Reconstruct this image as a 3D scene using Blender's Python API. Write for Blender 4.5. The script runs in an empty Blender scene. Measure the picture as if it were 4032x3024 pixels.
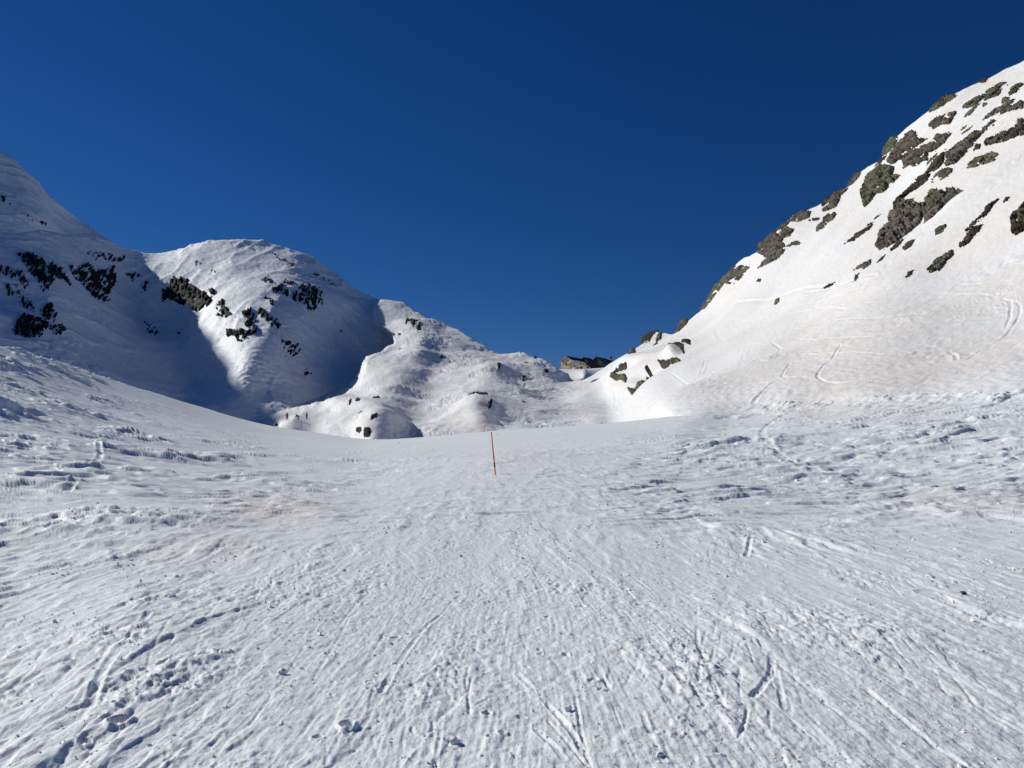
import bpy, bmesh, math, random
import numpy as np
from mathutils import Vector, Matrix

random.seed(7)
sc = bpy.context.scene
COL = sc.collection

# ------------------------------------------------------------------ camera
W, H, F = 4032.0, 3024.0, 2912.0          # image frame: pixels and focal length of the photograph
EYE = 1.6                                  # metres above the snow under the photographer
PITCH = math.atan(288.0 / F)
cam_d = bpy.data.cameras.new('camera'); cam = bpy.data.objects.new('camera', cam_d); COL.objects.link(cam)
cam_d.sensor_width = 36.0; cam_d.lens = 36.0 * F / W
cam_d.clip_start = 0.1; cam_d.clip_end = 12000
cam.location = (0, 0, EYE); cam.rotation_euler = (math.radians(90) + PITCH, 0, 0)
sc.camera = cam

# ------------------------------------------------------------------ sun, sky, exposure
SUN_AZ, SUN_EL = math.radians(-64), math.radians(31)     # azimuth from straight ahead, negative = left
S = Vector((math.sin(SUN_AZ) * math.cos(SUN_EL), math.cos(SUN_AZ) * math.cos(SUN_EL), math.sin(SUN_EL)))
sd = bpy.data.lights.new('sun', 'SUN'); sd.energy = 4.1; sd.angle = math.radians(0.53); sd.color = (1.0, 0.965, 0.90)
sun = bpy.data.objects.new('sun', sd); COL.objects.link(sun)
sun.rotation_euler = (-S).to_track_quat('-Z', 'Y').to_euler(); sun.location = (-60, 20, 60)
world = bpy.data.worlds.new('World'); sc.world = world; world.use_nodes = True
wn = world.node_tree; bg = wn.nodes['Background']
sky = wn.nodes.new('ShaderNodeTexSky'); sky.sky_type = 'NISHITA'; sky.sun_disc = False
sky.sun_elevation = SUN_EL; sky.sun_rotation = SUN_AZ
sky.altitude = 2600; sky.air_density = 1.0; sky.dust_density = 0.1; sky.ozone_density = 6.0
hs = wn.nodes.new('ShaderNodeHueSaturation'); hs.inputs['Saturation'].default_value = 1.22; hs.inputs['Hue'].default_value = 0.510
wn.links.new(sky.outputs[0], hs.inputs['Color']); wn.links.new(hs.outputs[0], bg.inputs[0]); bg.inputs[1].default_value = 0.051
sc.view_settings.view_transform = 'Standard'; sc.view_settings.look = 'None'
sc.view_settings.exposure = 0.0; sc.view_settings.gamma = 1.0; sc.view_settings.use_curve_mapping = False

# ------------------------------------------------------------------ numpy helpers
rng = np.random.RandomState(11)
PERM = np.concatenate([rng.permutation(256)] * 3).astype(np.int32)
GR = rng.normal(size=(256, 3)); GR /= np.linalg.norm(GR, axis=1)[:, None]; GR = GR.astype(np.float32)

def perlin(x, y, z=0.0):
    x = np.asarray(x, np.float32); y = np.asarray(y, np.float32); z = np.broadcast_to(np.float32(z) if np.isscalar(z) else z.astype(np.float32), x.shape)
    xi = np.floor(x); yi = np.floor(y); zi = np.floor(z)
    fx = x - xi; fy = y - yi; fz = z - zi
    xi = xi.astype(np.int32) & 255; yi = yi.astype(np.int32) & 255; zi = zi.astype(np.int32) & 255
    u = fx**3 * (fx * (fx * 6 - 15) + 10); v = fy**3 * (fy * (fy * 6 - 15) + 10); w = fz**3 * (fz * (fz * 6 - 15) + 10)
    def g(dx, dy, dz):
        h = PERM[PERM[PERM[xi + dx] + ((yi + dy) & 255)] + ((zi + dz) & 255)] & 255
        G = GR[h]
        return G[..., 0] * (fx - dx) + G[..., 1] * (fy - dy) + G[..., 2] * (fz - dz)
    a = g(0, 0, 0) * (1 - u) + g(1, 0, 0) * u
    b = g(0, 1, 0) * (1 - u) + g(1, 1, 0) * u
    c = g(0, 0, 1) * (1 - u) + g(1, 0, 1) * u
    d = g(0, 1, 1) * (1 - u) + g(1, 1, 1) * u
    return ((a * (1 - v) + b * v) * (1 - w) + (c * (1 - v) + d * v) * w) * 1.6

def fbm(x, y, z=0.0, oct=3, gain=0.5):
    t = 0; a = 1.0; f = 1.0
    for i in range(oct):
        t = t + a * perlin(x * f + 13.7 * i, y * f + 5.1 * i, (z * f if not np.isscalar(z) else z + 3.3 * i)); a *= gain; f *= 2.03
    return t

def sm(a, b, x):
    t = np.clip((x - a) / (b - a), 0, 1); return t * t * (3 - 2 * t)

def unproj(px, py, D):
    xc = (px - W / 2) / F; yc = -(py - H / 2) / F
    c, s = math.cos(PITCH), math.sin(PITCH)
    return np.stack([xc * D, (c - yc * s) * D, EYE + (s + yc * c) * D], -1)

class TPS:                                   # smooth log-distance through image pixels with estimated distances (px, py, metres)
    def __init__(self, pts, lam=1e-4):
        p = np.array(pts, float); self.c = p[:, :2] / 1000.0; v = np.log(p[:, 2]); n = len(p)
        K = self.k(self.c, self.c) + lam * np.eye(n); P = np.hstack([np.ones((n, 1)), self.c])
        A = np.zeros((n + 3, n + 3)); A[:n, :n] = K; A[:n, n:] = P; A[n:, :n] = P.T
        self.w = np.linalg.solve(A, np.concatenate([v, np.zeros(3)]))
    def k(self, a, b):
        r2 = ((a[:, None, :] - b[None, :, :]) ** 2).sum(-1)
        return 0.5 * r2 * np.log(r2 + 1e-12)
    def __call__(self, px, py):
        sh = np.shape(px); q = np.stack([np.ravel(px), np.ravel(py)], -1) / 1000.0
        out = np.empty(len(q))
        for i in range(0, len(q), 60000):
            b = q[i:i + 60000]
            out[i:i + 60000] = self.k(b, self.c) @ self.w[:-3] + self.w[-3] + b @ self.w[-2:]
        return np.exp(out).reshape(sh)

def curve(pts):
    p = np.array(pts, float)
    return lambda x: np.interp(x, p[:, 0], p[:, 1])

def cubic1(xs, ys, x):                        # monotone-ish Hermite interpolation, ys may be (n, m)
    xs = np.asarray(xs, float); ys = np.asarray(ys, float)
    d = np.diff(ys, axis=0) / np.diff(xs)[(slice(None),) + (None,) * (ys.ndim - 1)]
    m = np.zeros_like(ys); m[0] = d[0]; m[-1] = d[-1]
    pr = d[:-1] * d[1:]
    m[1:-1] = np.where(pr > 0, 2 * pr / np.where(pr > 0, d[:-1] + d[1:], 1), 0)
    i = np.clip(np.searchsorted(xs, x) - 1, 0, len(xs) - 2)
    h = (xs[i + 1] - xs[i]); t = (x - xs[i]) / h
    return i, h, t, m

def herm(y0, y1, m0, m1, h, t):
    t2 = t * t; t3 = t2 * t
    return (2 * t3 - 3 * t2 + 1) * y0 + (t3 - 2 * t2 + t) * h * m0 + (-2 * t3 + 3 * t2) * y1 + (t3 - t2) * h * m1

def seg_dist(px, py, line):
    """distance to polyline and signed side; arrays are flat"""
    best = np.full(px.shape, 1e9)
    for (x0, y0), (x1, y1) in zip(line[:-1], line[1:]):
        dx, dy = x1 - x0, y1 - y0; L = dx * dx + dy * dy + 1e-12
        t = np.clip(((px - x0) * dx + (py - y0) * dy) / L, 0, 1)
        best = np.minimum(best, np.hypot(px - x0 - t * dx, py - y0 - t * dy))
    return best

def inside(px, py, poly):
    r = np.zeros(px.shape, bool); n = len(poly)
    for i in range(n):
        x0, y0 = poly[i]; x1, y1 = poly[(i + 1) % n]
        if y0 == y1: continue
        c = ((y0 > py) != (y1 > py)) & (px < (x1 - x0) * (py - y0) / (y1 - y0) + x0)
        r ^= c
    return r

# ------------------------------------------------------------------ object helpers
def tag(o, label=None, cat=None, group=None, kind=None):
    for k, v in (('label', label), ('category', cat), ('group', group), ('kind', kind)):
        if v: o[k] = v
    return o

def mesh_np(name, V, Q, mat, attrs=None, parent=None, smooth=True):
    me = bpy.data.meshes.new(name)
    V = np.ascontiguousarray(V, np.float32).reshape(-1, 3); Q = np.ascontiguousarray(Q, np.int32)
    k = Q.shape[1]
    me.vertices.add(len(V)); me.vertices.foreach_set('co', V.ravel())
    me.loops.add(Q.size); me.loops.foreach_set('vertex_index', Q.ravel())
    me.polygons.add(len(Q)); me.polygons.foreach_set('loop_start', np.arange(0, Q.size, k, dtype=np.int32))
    me.polygons.foreach_set('loop_total', np.full(len(Q), k, np.int32))
    me.polygons.foreach_set('use_smooth', np.full(len(Q), smooth, bool))
    for n, a in (attrs or {}).items():
        at = me.attributes.new(n, 'FLOAT', 'POINT'); at.data.foreach_set('value', np.ascontiguousarray(a, np.float32).ravel())
    me.update(calc_edges=True); me.materials.append(mat)
    o = bpy.data.objects.new(name, me); COL.objects.link(o)
    if parent: o.parent = parent
    return o

def obj_bm(name, bm, mat, parent=None, smooth=False):
    me = bpy.data.meshes.new(name); bm.normal_update(); bm.to_mesh(me); bm.free()
    if smooth: me.polygons.foreach_set('use_smooth', [True] * len(me.polygons))
    me.materials.append(mat); o = bpy.data.objects.new(name, me); COL.objects.link(o)
    if parent: o.parent = parent
    return o

def empty(name, loc, rz=0.0, **kw):
    o = bpy.data.objects.new(name, None); COL.objects.link(o); o.location = loc; o.rotation_euler = (0, 0, rz)
    o.empty_display_size = 0.3
    return tag(o, **kw)

def box(bm, x0, y0, z0, x1, y1, z1):
    v = [bm.verts.new(p) for p in ((x0,y0,z0),(x1,y0,z0),(x1,y1,z0),(x0,y1,z0),(x0,y0,z1),(x1,y0,z1),(x1,y1,z1),(x0,y1,z1))]
    for f in ((0,3,2,1),(4,5,6,7),(0,1,5,4),(1,2,6,5),(2,3,7,6),(3,0,4,7)): bm.faces.new([v[i] for i in f])

def prism(bm, prof, y0, y1):                   # profile in x,z pushed along y
    a = [bm.verts.new((x, y0, z)) for x, z in prof]; b = [bm.verts.new((x, y1, z)) for x, z in prof]
    n = len(prof)
    bm.faces.new(a); bm.faces.new(b[::-1])
    for i in range(n): bm.faces.new((a[(i + 1) % n], a[i], b[i], b[(i + 1) % n]))

def tube(bm, p0, p1, r0, r1=None, n=8):
    r1 = r0 if r1 is None else r1
    p0, p1 = Vector(p0), Vector(p1); d = (p1 - p0).normalized()
    u = d.orthogonal().normalized(); v = d.cross(u)
    A = [bm.verts.new(p0 + (u * math.cos(t) + v * math.sin(t)) * r0) for t in [2 * math.pi * i / n for i in range(n)]]
    B = [bm.verts.new(p1 + (u * math.cos(t) + v * math.sin(t)) * r1) for t in [2 * math.pi * i / n for i in range(n)]]
    for i in range(n): bm.faces.new((A[i], A[(i + 1) % n], B[(i + 1) % n], B[i]))
    bm.faces.new(A[::-1]); bm.faces.new(B)

# ------------------------------------------------------------------ materials
def newmat(name, rough=0.8, spec=0.3):
    m = bpy.data.materials.new(name); m.use_nodes = True
    nt = m.node_tree; b = nt.nodes['Principled BSDF']
    b.inputs['Roughness'].default_value = rough; b.inputs['Specular IOR Level'].default_value = spec
    return m, nt, b

def noise_node(nt, scale, detail=4, rough=0.55, vec=None, mapping=None):
    n = nt.nodes.new('ShaderNodeTexNoise'); n.inputs['Scale'].default_value = scale
    n.inputs['Detail'].default_value = detail; n.inputs['Roughness'].default_value = rough
    if vec is None: vec = nt.nodes.new('ShaderNodeTexCoord').outputs['Object']
    if mapping:
        mp = nt.nodes.new('ShaderNodeMapping'); mp.inputs['Scale'].default_value = mapping
        nt.links.new(vec, mp.inputs['Vector']); vec = mp.outputs[0]
    nt.links.new(vec, n.inputs['Vector']); return n

def ramp(nt, src, stops):
    r = nt.nodes.new('ShaderNodeValToRGB'); e = r.color_ramp.elements
    while len(e) < len(stops): e.new(0.5)
    for i, (p, c) in enumerate(stops): e[i].position = p; e[i].color = (*c, 1)
    nt.links.new(src, r.inputs[0]); return r

def mixc(nt, fac, a, b, blend='MIX'):
    n = nt.nodes.new('ShaderNodeMix'); n.data_type = 'RGBA'; n.blend_type = blend
    for s, v in ((0, fac), (6, a), (7, b)):
        if hasattr(v, 'links'): nt.links.new(v, n.inputs[s])
        else: n.inputs[s].default_value = v if s == 0 else (*v, 1)
    return n.outputs[2]

def math_n(nt, op, a, b=0.0):
    n = nt.nodes.new('ShaderNodeMath'); n.operation = op; n.use_clamp = False
    for i, v in enumerate((a, b)):
        if hasattr(v, 'links'): nt.links.new(v, n.inputs[i])
        else: n.inputs[i].default_value = v
    return n.outputs[0]

def snow_mat(name, bumps, base=(0.77, 0.81, 0.82), dustcol=(0.74, 0.60, 0.47)):
    m, nt, b = newmat(name, 0.62, 0.25)
    at = nt.nodes.new('ShaderNodeAttribute'); at.attribute_name = 'dust'
    n1 = noise_node(nt, 0.55, 6, 0.65); n2 = noise_node(nt, 6.0, 4, 0.6)
    br = ramp(nt, n1.outputs[0], [(0.35, (0.5,) * 3), (0.62, (1.0,) * 3)])
    br2 = ramp(nt, n2.outputs[0], [(0.35, (0.6,) * 3), (0.7, (1.0,) * 3)])
    f = math_n(nt, 'MULTIPLY', at.outputs['Fac'], br.outputs[0]); f = math_n(nt, 'MULTIPLY', f, br2.outputs[0])
    n3 = noise_node(nt, 0.08, 3, 0.5)
    basec = mixc(nt, n3.outputs[0], base, tuple(c * 1.03 for c in base))
    c = mixc(nt, f, basec, dustcol)
    nt.links.new(c, b.inputs['Base Color'])
    prev = None
    for scale, stren, dist, mp in bumps:
        n = noise_node(nt, scale, 5, 0.62, mapping=mp)
        bp = nt.nodes.new('ShaderNodeBump'); bp.inputs['Strength'].default_value = stren; bp.inputs['Distance'].default_value = dist
        nt.links.new(n.outputs[0], bp.inputs['Height'])
        if prev: nt.links.new(prev, bp.inputs['Normal'])
        prev = bp.outputs[0]
    nt.links.new(prev, b.inputs['Normal'])
    return m

M_SNOW = snow_mat('trodden_snow', [(1.0, 0.4, 0.05, (2.2, 5.5, 2.2)), (1.0, 0.5, 0.04, (4.0, 1.0, 2.0)), (1.0, 0.7, 0.010, (30, 14, 26)), (1.0, 0.6, 0.004, (90, 50, 80))])
M_SLOPE = snow_mat('slope_snow', [(0.25, 0.45, 0.6, None), (1.4, 0.5, 0.18, None)], (0.77, 0.78, 0.775))
M_FAR = snow_mat('mountain_snow', [(0.12, 0.5, 1.4, (1, 1, 2.2)), (0.5, 0.6, 0.5, (1, 1, 2.5))], (0.77, 0.81, 0.83))

def rock_mat(name, cols, scale=0.12, bump=0.14, turf=(0.045, 0.028, 0.018), turfk=1.0):
    m, nt, b = newmat(name, 0.9, 0.2)
    n1 = noise_node(nt, scale, 6, 0.6); n2 = noise_node(nt, scale * 7, 6, 0.7); n3 = noise_node(nt, scale * 3.0, 4, 0.6, mapping=(1.3, 1, 0.6))
    r1 = ramp(nt, n1.outputs[0], [(0.36, cols[0]), (0.5, cols[1]), (0.64, cols[2])])
    r2 = ramp(nt, n2.outputs[0], [(0.3, (0.6,) * 3), (0.7, (1.25,) * 3)])
    r3 = ramp(nt, n3.outputs[0], [(0.40, (0.30,) * 3), (0.45, (1.0,) * 3)])
    c = mixc(nt, 1.0, r1.outputs[0], r2.outputs[0], 'MULTIPLY'); c = mixc(nt, 0.8, c, r3.outputs[0], 'MULTIPLY')
    vo = nt.nodes.new('ShaderNodeTexVoronoi'); vo.feature = 'DISTANCE_TO_EDGE'; vo.inputs['Scale'].default_value = scale * 1.6; vo.inputs['Randomness'].default_value = 1.0
    tcn = nt.nodes.new('ShaderNodeTexCoord'); mpv = nt.nodes.new('ShaderNodeMapping'); mpv.inputs['Scale'].default_value = (1.0, 1.0, 2.2); mpv.inputs['Rotation'].default_value = (.5, .6, .4)
    nv = noise_node(nt, scale * 4, 3, .6); adv = nt.nodes.new('ShaderNodeVectorMath'); adv.operation = 'MULTIPLY_ADD'; adv.inputs[1].default_value = (2.5, 2.5, 2.5)
    nt.links.new(nv.outputs[1], adv.inputs[0]); nt.links.new(tcn.outputs['Object'], adv.inputs[2]); nt.links.new(adv.outputs[0], mpv.inputs[0]); nt.links.new(mpv.outputs[0], vo.inputs['Vector'])
    rv = ramp(nt, vo.outputs['Distance'], [(0.015, (0.28,) * 3), (0.06, (1.0,) * 3)]); c = mixc(nt, 0.9, c, rv.outputs[0], 'MULTIPLY')
    geo = nt.nodes.new('ShaderNodeNewGeometry'); sx = nt.nodes.new('ShaderNodeSeparateXYZ'); nt.links.new(geo.outputs['Normal'], sx.inputs[0])
    up = math_n(nt, 'ADD', sx.outputs[2], math_n(nt, 'MULTIPLY', math_n(nt, 'SUBTRACT', n2.outputs[0], 0.5), 0.8))
    tr = ramp(nt, up, [(0.78, (0,) * 3), (0.86, (turfk,) * 3)])          # brown turf grows where the rock lies flat
    c = mixc(nt, tr.outputs[0], c, turf)
    nt.links.new(c, b.inputs['Base Color'])
    bp = nt.nodes.new('ShaderNodeBump'); bp.inputs['Strength'].default_value = 0.9; bp.inputs['Distance'].default_value = bump
    nt.links.new(n2.outputs[0], bp.inputs['Height']); nt.links.new(bp.outputs[0], b.inputs['Normal'])
    return m
M_GREY = rock_mat('grey_brown_rock', [(0.095, 0.078, 0.06), (0.12, 0.105, 0.08), (0.15, 0.14, 0.115)])
M_OLIVE = rock_mat('olive_lichen_rock', [(0.11, 0.11, 0.065), (0.135, 0.14, 0.08), (0.10, 0.09, 0.07)])
M_BROWN = rock_mat('brown_turf_rock', [(0.04, 0.026, 0.018), (0.06, 0.042, 0.028), (0.10, 0.10, 0.065)])
M_TAN = rock_mat('tan_slab_rock', [(0.18, 0.15, 0.12), (0.16, 0.14, 0.115), (0.11, 0.11, 0.075)])
M_DARK = rock_mat('near_black_rock', [(0.010, 0.010, 0.010), (0.018, 0.018, 0.017), (0.04, 0.042, 0.03)], 0.08, turfk=0.0)  # near-black base colour, darkest of the rocks, no turf

def plain(name, col, rough=0.6, spec=0.3, metal=0.0, nscale=3.0, var=0.25):
    m, nt, b = newmat(name, rough, spec); b.inputs['Metallic'].default_value = metal
    n = noise_node(nt, nscale, 4, 0.6)
    r = ramp(nt, n.outputs[0], [(0.3, tuple(c * (1 - var) for c in col)), (0.7, tuple(min(1, c * (1 + var)) for c in col))])
    nt.links.new(r.outputs[0], b.inputs['Base Color']); return m

# ------------------------------------------------------------------ terrain distances (estimated by eye at image pixels)
# foreground snowfield: columns of distances from its crest down to the photographer's feet
F_TOP = curve([(-900, 1130), (-400, 1265), (0, 1367), (180, 1415), (365, 1473), (547, 1531), (784, 1604), (948, 1650), (1167, 1695),
               (1404, 1732), (1560, 1728), (1732, 1717), (1932, 1701), (2100, 1690), (2352, 1674), (2500, 1662), (2650, 1645), (2800, 1620),
               (3100, 1592), (3400, 1570), (4032, 1540), (4900, 1500)])
_ft = F_TOP(np.arange(-1100, 5100, 10.0)); _k = np.exp(-(np.arange(-20, 21) * 10 / 70.0) ** 2); _k /= _k.sum()
_fs = np.convolve(np.pad(_ft, 20, mode='edge'), _k, 'valid')
F_TOP = lambda x, _f=_fs: np.interp(x, np.arange(-1100, 5100, 10.0), _f)
F_S = [0, .03, .08, .15, .25, .4, .6, .8, 1.0, 1.35]
F_COLS = [-800, 0, 500, 1000, 1400, 1950, 2400, 2800, 3400, 4032, 4900]
F_D = np.array([
    [70, 62, 52, 40, 28, 17.5, 8.6, 5.4, 3.95, 2.75],
    [90, 80, 66, 48, 33, 18.0, 8.8, 5.4, 3.9, 2.7],
    [125, 102, 75, 48, 28, 14.6, 7.5, 5.05, 3.85, 2.7],
    [190, 120, 65, 38, 22, 11.5, 6.9, 4.9, 3.8, 2.7],
    [150, 92, 52, 32, 18, 10.4, 6.7, 4.85, 3.8, 2.7],
    [130, 78, 46, 30.5, 19, 10.9, 6.8, 4.9, 3.8, 2.7],
    [115, 74, 47, 32, 20, 11.2, 6.85, 4.9, 3.8, 2.7],
    [100, 78, 52, 36, 23, 12.1, 7.0, 4.95, 3.85, 2.7],
    [80, 66, 50, 37, 25, 13.0, 7.2, 5.05, 3.9, 2.75],
    [62, 54, 43, 33, 23, 13.0, 7.4, 5.15, 4.0, 2.8],
    [50, 44, 36, 28, 21, 13.0, 7.6, 5.3, 4.1, 2.85]])
def D_fore(px, py):
    px = np.asarray(px, float); py = np.asarray(py, float); sh = px.shape
    px = px.ravel(); py = py.ravel()
    top = F_TOP(px); s = np.clip((py - top) / (3024 - top), 0, 1.35)
    L = np.log(F_D)
    tab = np.stack([_h1(F_S, L[k], s) for k in range(len(F_COLS))], 0)     # value of every column at s
    i = np.clip(np.searchsorted(F_COLS, px) - 1, 0, len(F_COLS) - 2)
    xs = np.array(F_COLS, float); d = np.diff(tab, axis=0) / np.diff(xs)[:, None]
    m = np.zeros_like(tab); m[0] = d[0]; m[-1] = d[-1]; m[1:-1] = 0.5 * (d[:-1] + d[1:])
    a = np.arange(len(px)); h = xs[i + 1] - xs[i]; t = np.clip((px - xs[i]) / h, 0, 1)
    return np.exp(herm(tab[i, a], tab[i + 1, a], m[i, a], m[i + 1, a], h, t)).reshape(sh)
def _h1(xs, ys, x):
    i, h, t, m = cubic1(xs, ys, x); ys = np.asarray(ys)
    return herm(ys[i], ys[i + 1], m[i], m[i + 1], h, t)

T_DOME = TPS([(-500, 930, 330), (0, 905, 400), (226, 922, 460), (443, 957, 560), (600, 986, 610), (781, 959, 600), (953, 947, 590), (1097, 968, 590),
              (1233, 1018, 590), (1323, 1081, 585), (1481, 1167, 570), (1594, 1196, 560), (1750, 1270, 540), (1950, 1390, 520),
              (-400, 1250, 230), (0, 1150, 320), (200, 1150, 350), (450, 1150, 470), (600, 1250, 490), (650, 1120, 520),
              (0, 1380, 250), (200, 1420, 265), (400, 1500, 280), (600, 1560, 295), (400, 1300, 370), (700, 1400, 420), (760, 1500, 370),
              (850, 1150, 470), (900, 1300, 388), (950, 1450, 333), (1000, 1080, 497), (1100, 1200, 428), (1100, 1350, 372), (1060, 1550, 325),
              (800, 1600, 300), (1000, 1640, 300), (1150, 1620, 310), (1250, 1300, 450), (1300, 1180, 505), (1250, 1450, 410), (1350, 1400, 465),
              (1450, 1330, 505), (1250, 1570, 375), (1400, 1500, 435), (1500, 1450, 490), (1700, 1400, 520), (1000, 1760, 290), (1400, 1700, 380), (600, 1750, 270)])
T_KNOLL = TPS([(900, 1720, 200), (1000, 1690, 205), (1150, 1650, 221), (1060, 1610, 280), (1200, 1600, 285), (1290, 1575, 295), (1380, 1535, 318),
               (1430, 1440, 362), (1500, 1380, 412), (1540, 1350, 440), (1460, 1240, 520), (1480, 1180, 552), (1600, 1205, 540), (1750, 1270, 500),
               (1865, 1331, 460), (1969, 1386, 430), (2127, 1401, 405), (2209, 1449, 385), (2254, 1489, 380), (2240, 1530, 330),
               (1650, 1330, 430), (1560, 1480, 335), (1700, 1480, 345), (1800, 1400, 400), (2000, 1460, 350), (1340, 1612, 240), (1600, 1570, 262), (1850, 1520, 290),
               (1500, 1640, 200), (1400, 1735, 180), (1450, 1690, 184), (1620, 1690, 205), (1700, 1740, 180), (1880, 1600, 215), (1960, 1680, 190), (2100, 1700, 185),
               (2080, 1600, 240), (2250, 1620, 235), (2300, 1700, 190), (2400, 1600, 255), (2350, 1520, 320), (1200, 1760, 190), (1900, 1780, 170), (2400, 1760, 175)])
T_RIGHT = TPS([(4032, 209, 190), (3854, 307, 203), (3746, 366, 212), (3527, 534, 232), (3383, 657, 250), (3122, 839, 275), (2941, 1010, 290), (2760, 1224, 310),
               (2651, 1304, 315), (2475, 1381, 325), (2390, 1431, 330), (2290, 1495, 325), (4500, 0, 165), (4600, 600, 110), (4600, 1200, 68), (4600, 1520, 53),
               (4032, 500, 160), (4032, 800, 130), (4032, 1200, 92), (4032, 1540, 62), (3700, 800, 165), (3700, 1200, 112), (3400, 900, 193), (3400, 1200, 138),
               (3400, 1570, 80), (3100, 1200, 195), (3100, 1400, 135), (3100, 1592, 90), (2800, 1400, 195), (2800, 1300, 250), (2800, 1620, 100), (2650, 1500, 185), (2650, 1400, 240),
               (2650, 1640, 108), (2500, 1500, 250), (2500, 1600, 205), (2400, 1600, 250), (2400, 1500, 290), (2350, 1690, 195), (2250, 1620, 235), (2200, 1540, 290),
               (2100, 1600, 240), (2100, 1700, 190), (2050, 1530, 300), (2350, 1800, 180), (2600, 1760, 120), (3100, 1760, 82), (3700, 1700, 62), (4300, 1700, 50)])
T_FAR = TPS([(-500, 300, 700), (0, 610, 820), (150, 718, 850), (258, 831, 880), (434, 949, 900), (550, 1010, 900), (-500, 800, 560), (0, 800, 700), (150, 850, 740),
             (0, 950, 640), (250, 950, 780), (430, 1060, 820), (0, 1100, 560), (-500, 1100, 480)])
T_SADDLE = TPS([(2150, 1450, 560), (2300, 1450, 560), (2450, 1440, 570), (2150, 1500, 440), (2300, 1500, 440), (2450, 1500, 440), (2300, 1459, 470), (2300, 1540, 400), (2450, 1540, 400)])

KNOLL_EDGE = [(700, 1730), (850, 1700), (1000, 1648), (1100, 1606), (1200, 1592), (1290, 1570), (1340, 1548), (1380, 1528), (1412, 1490), (1436, 1432), (1462, 1408),
              (1500, 1372), (1524, 1358), (1543, 1348), (1532, 1326), (1505, 1300), (1472, 1262), (1458, 1215), (1468, 1190), (1475, 1100)]
KNOLL_POLY = KNOLL_EDGE + [(2700, 1100), (2700, 1900), (700, 1900)]

def D_knoll(px, py):
    a = T_KNOLL(px, py); shp = np.shape(px)
    x, y = np.ravel(px).astype(float), np.ravel(py).astype(float)
    d = seg_dist(x, y, KNOLL_EDGE); ins = inside(x, y, KNOLL_POLY)
    d = np.where(ins, d, -d).reshape(shp)
    b = T_DOME(px, py) * 1.02
    d = d + 4 * perlin(np.asarray(px) / 26, np.asarray(py) / 26, 3.)
    wdt = 17.0 + 12 * perlin(np.asarray(px) / 45, np.asarray(py) / 45, 9.) + 120 * sm(1250, 1000, px)
    t = sm(0.0, 1.0, (d + 6) / wdt)
    return np.exp(np.log(b) * (1 - t) + np.log(a) * t)
def D_right(px, py):
    a = T_RIGHT(px, py); b = T_KNOLL(px, py)
    t = sm(2120, 2330, np.asarray(px, float))
    d = np.exp(np.log(a) * t + np.log(b) * (1 - t) )
    return d
def D_fore2(px, py):                          # the foreground runs up into the right-hand slope
    a = D_fore(px, py); px = np.asarray(px, float); py = np.asarray(py, float)
    t = sm(2650, 2880, px) * sm(150, 0, py - F_TOP(px))
    return np.exp(np.log(a) * (1 - t) + np.log(T_RIGHT(np.minimum(px, 4550), py)) * t) if t.max() > 0 else a

# ------------------------------------------------------------------ relief
STAMPS = {'fore': [], 'right': [], 'knoll': [], 'dome': []}   # (polyline xy world, width, depth, rim)
PRINTS = []                                                    # (x, y, rx, ry, angle, depth)
def fadeoct(lam, D, k=2.2):
    return np.clip(lam / (k * D / 740.0) - 0.35, 0, 1)

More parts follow.
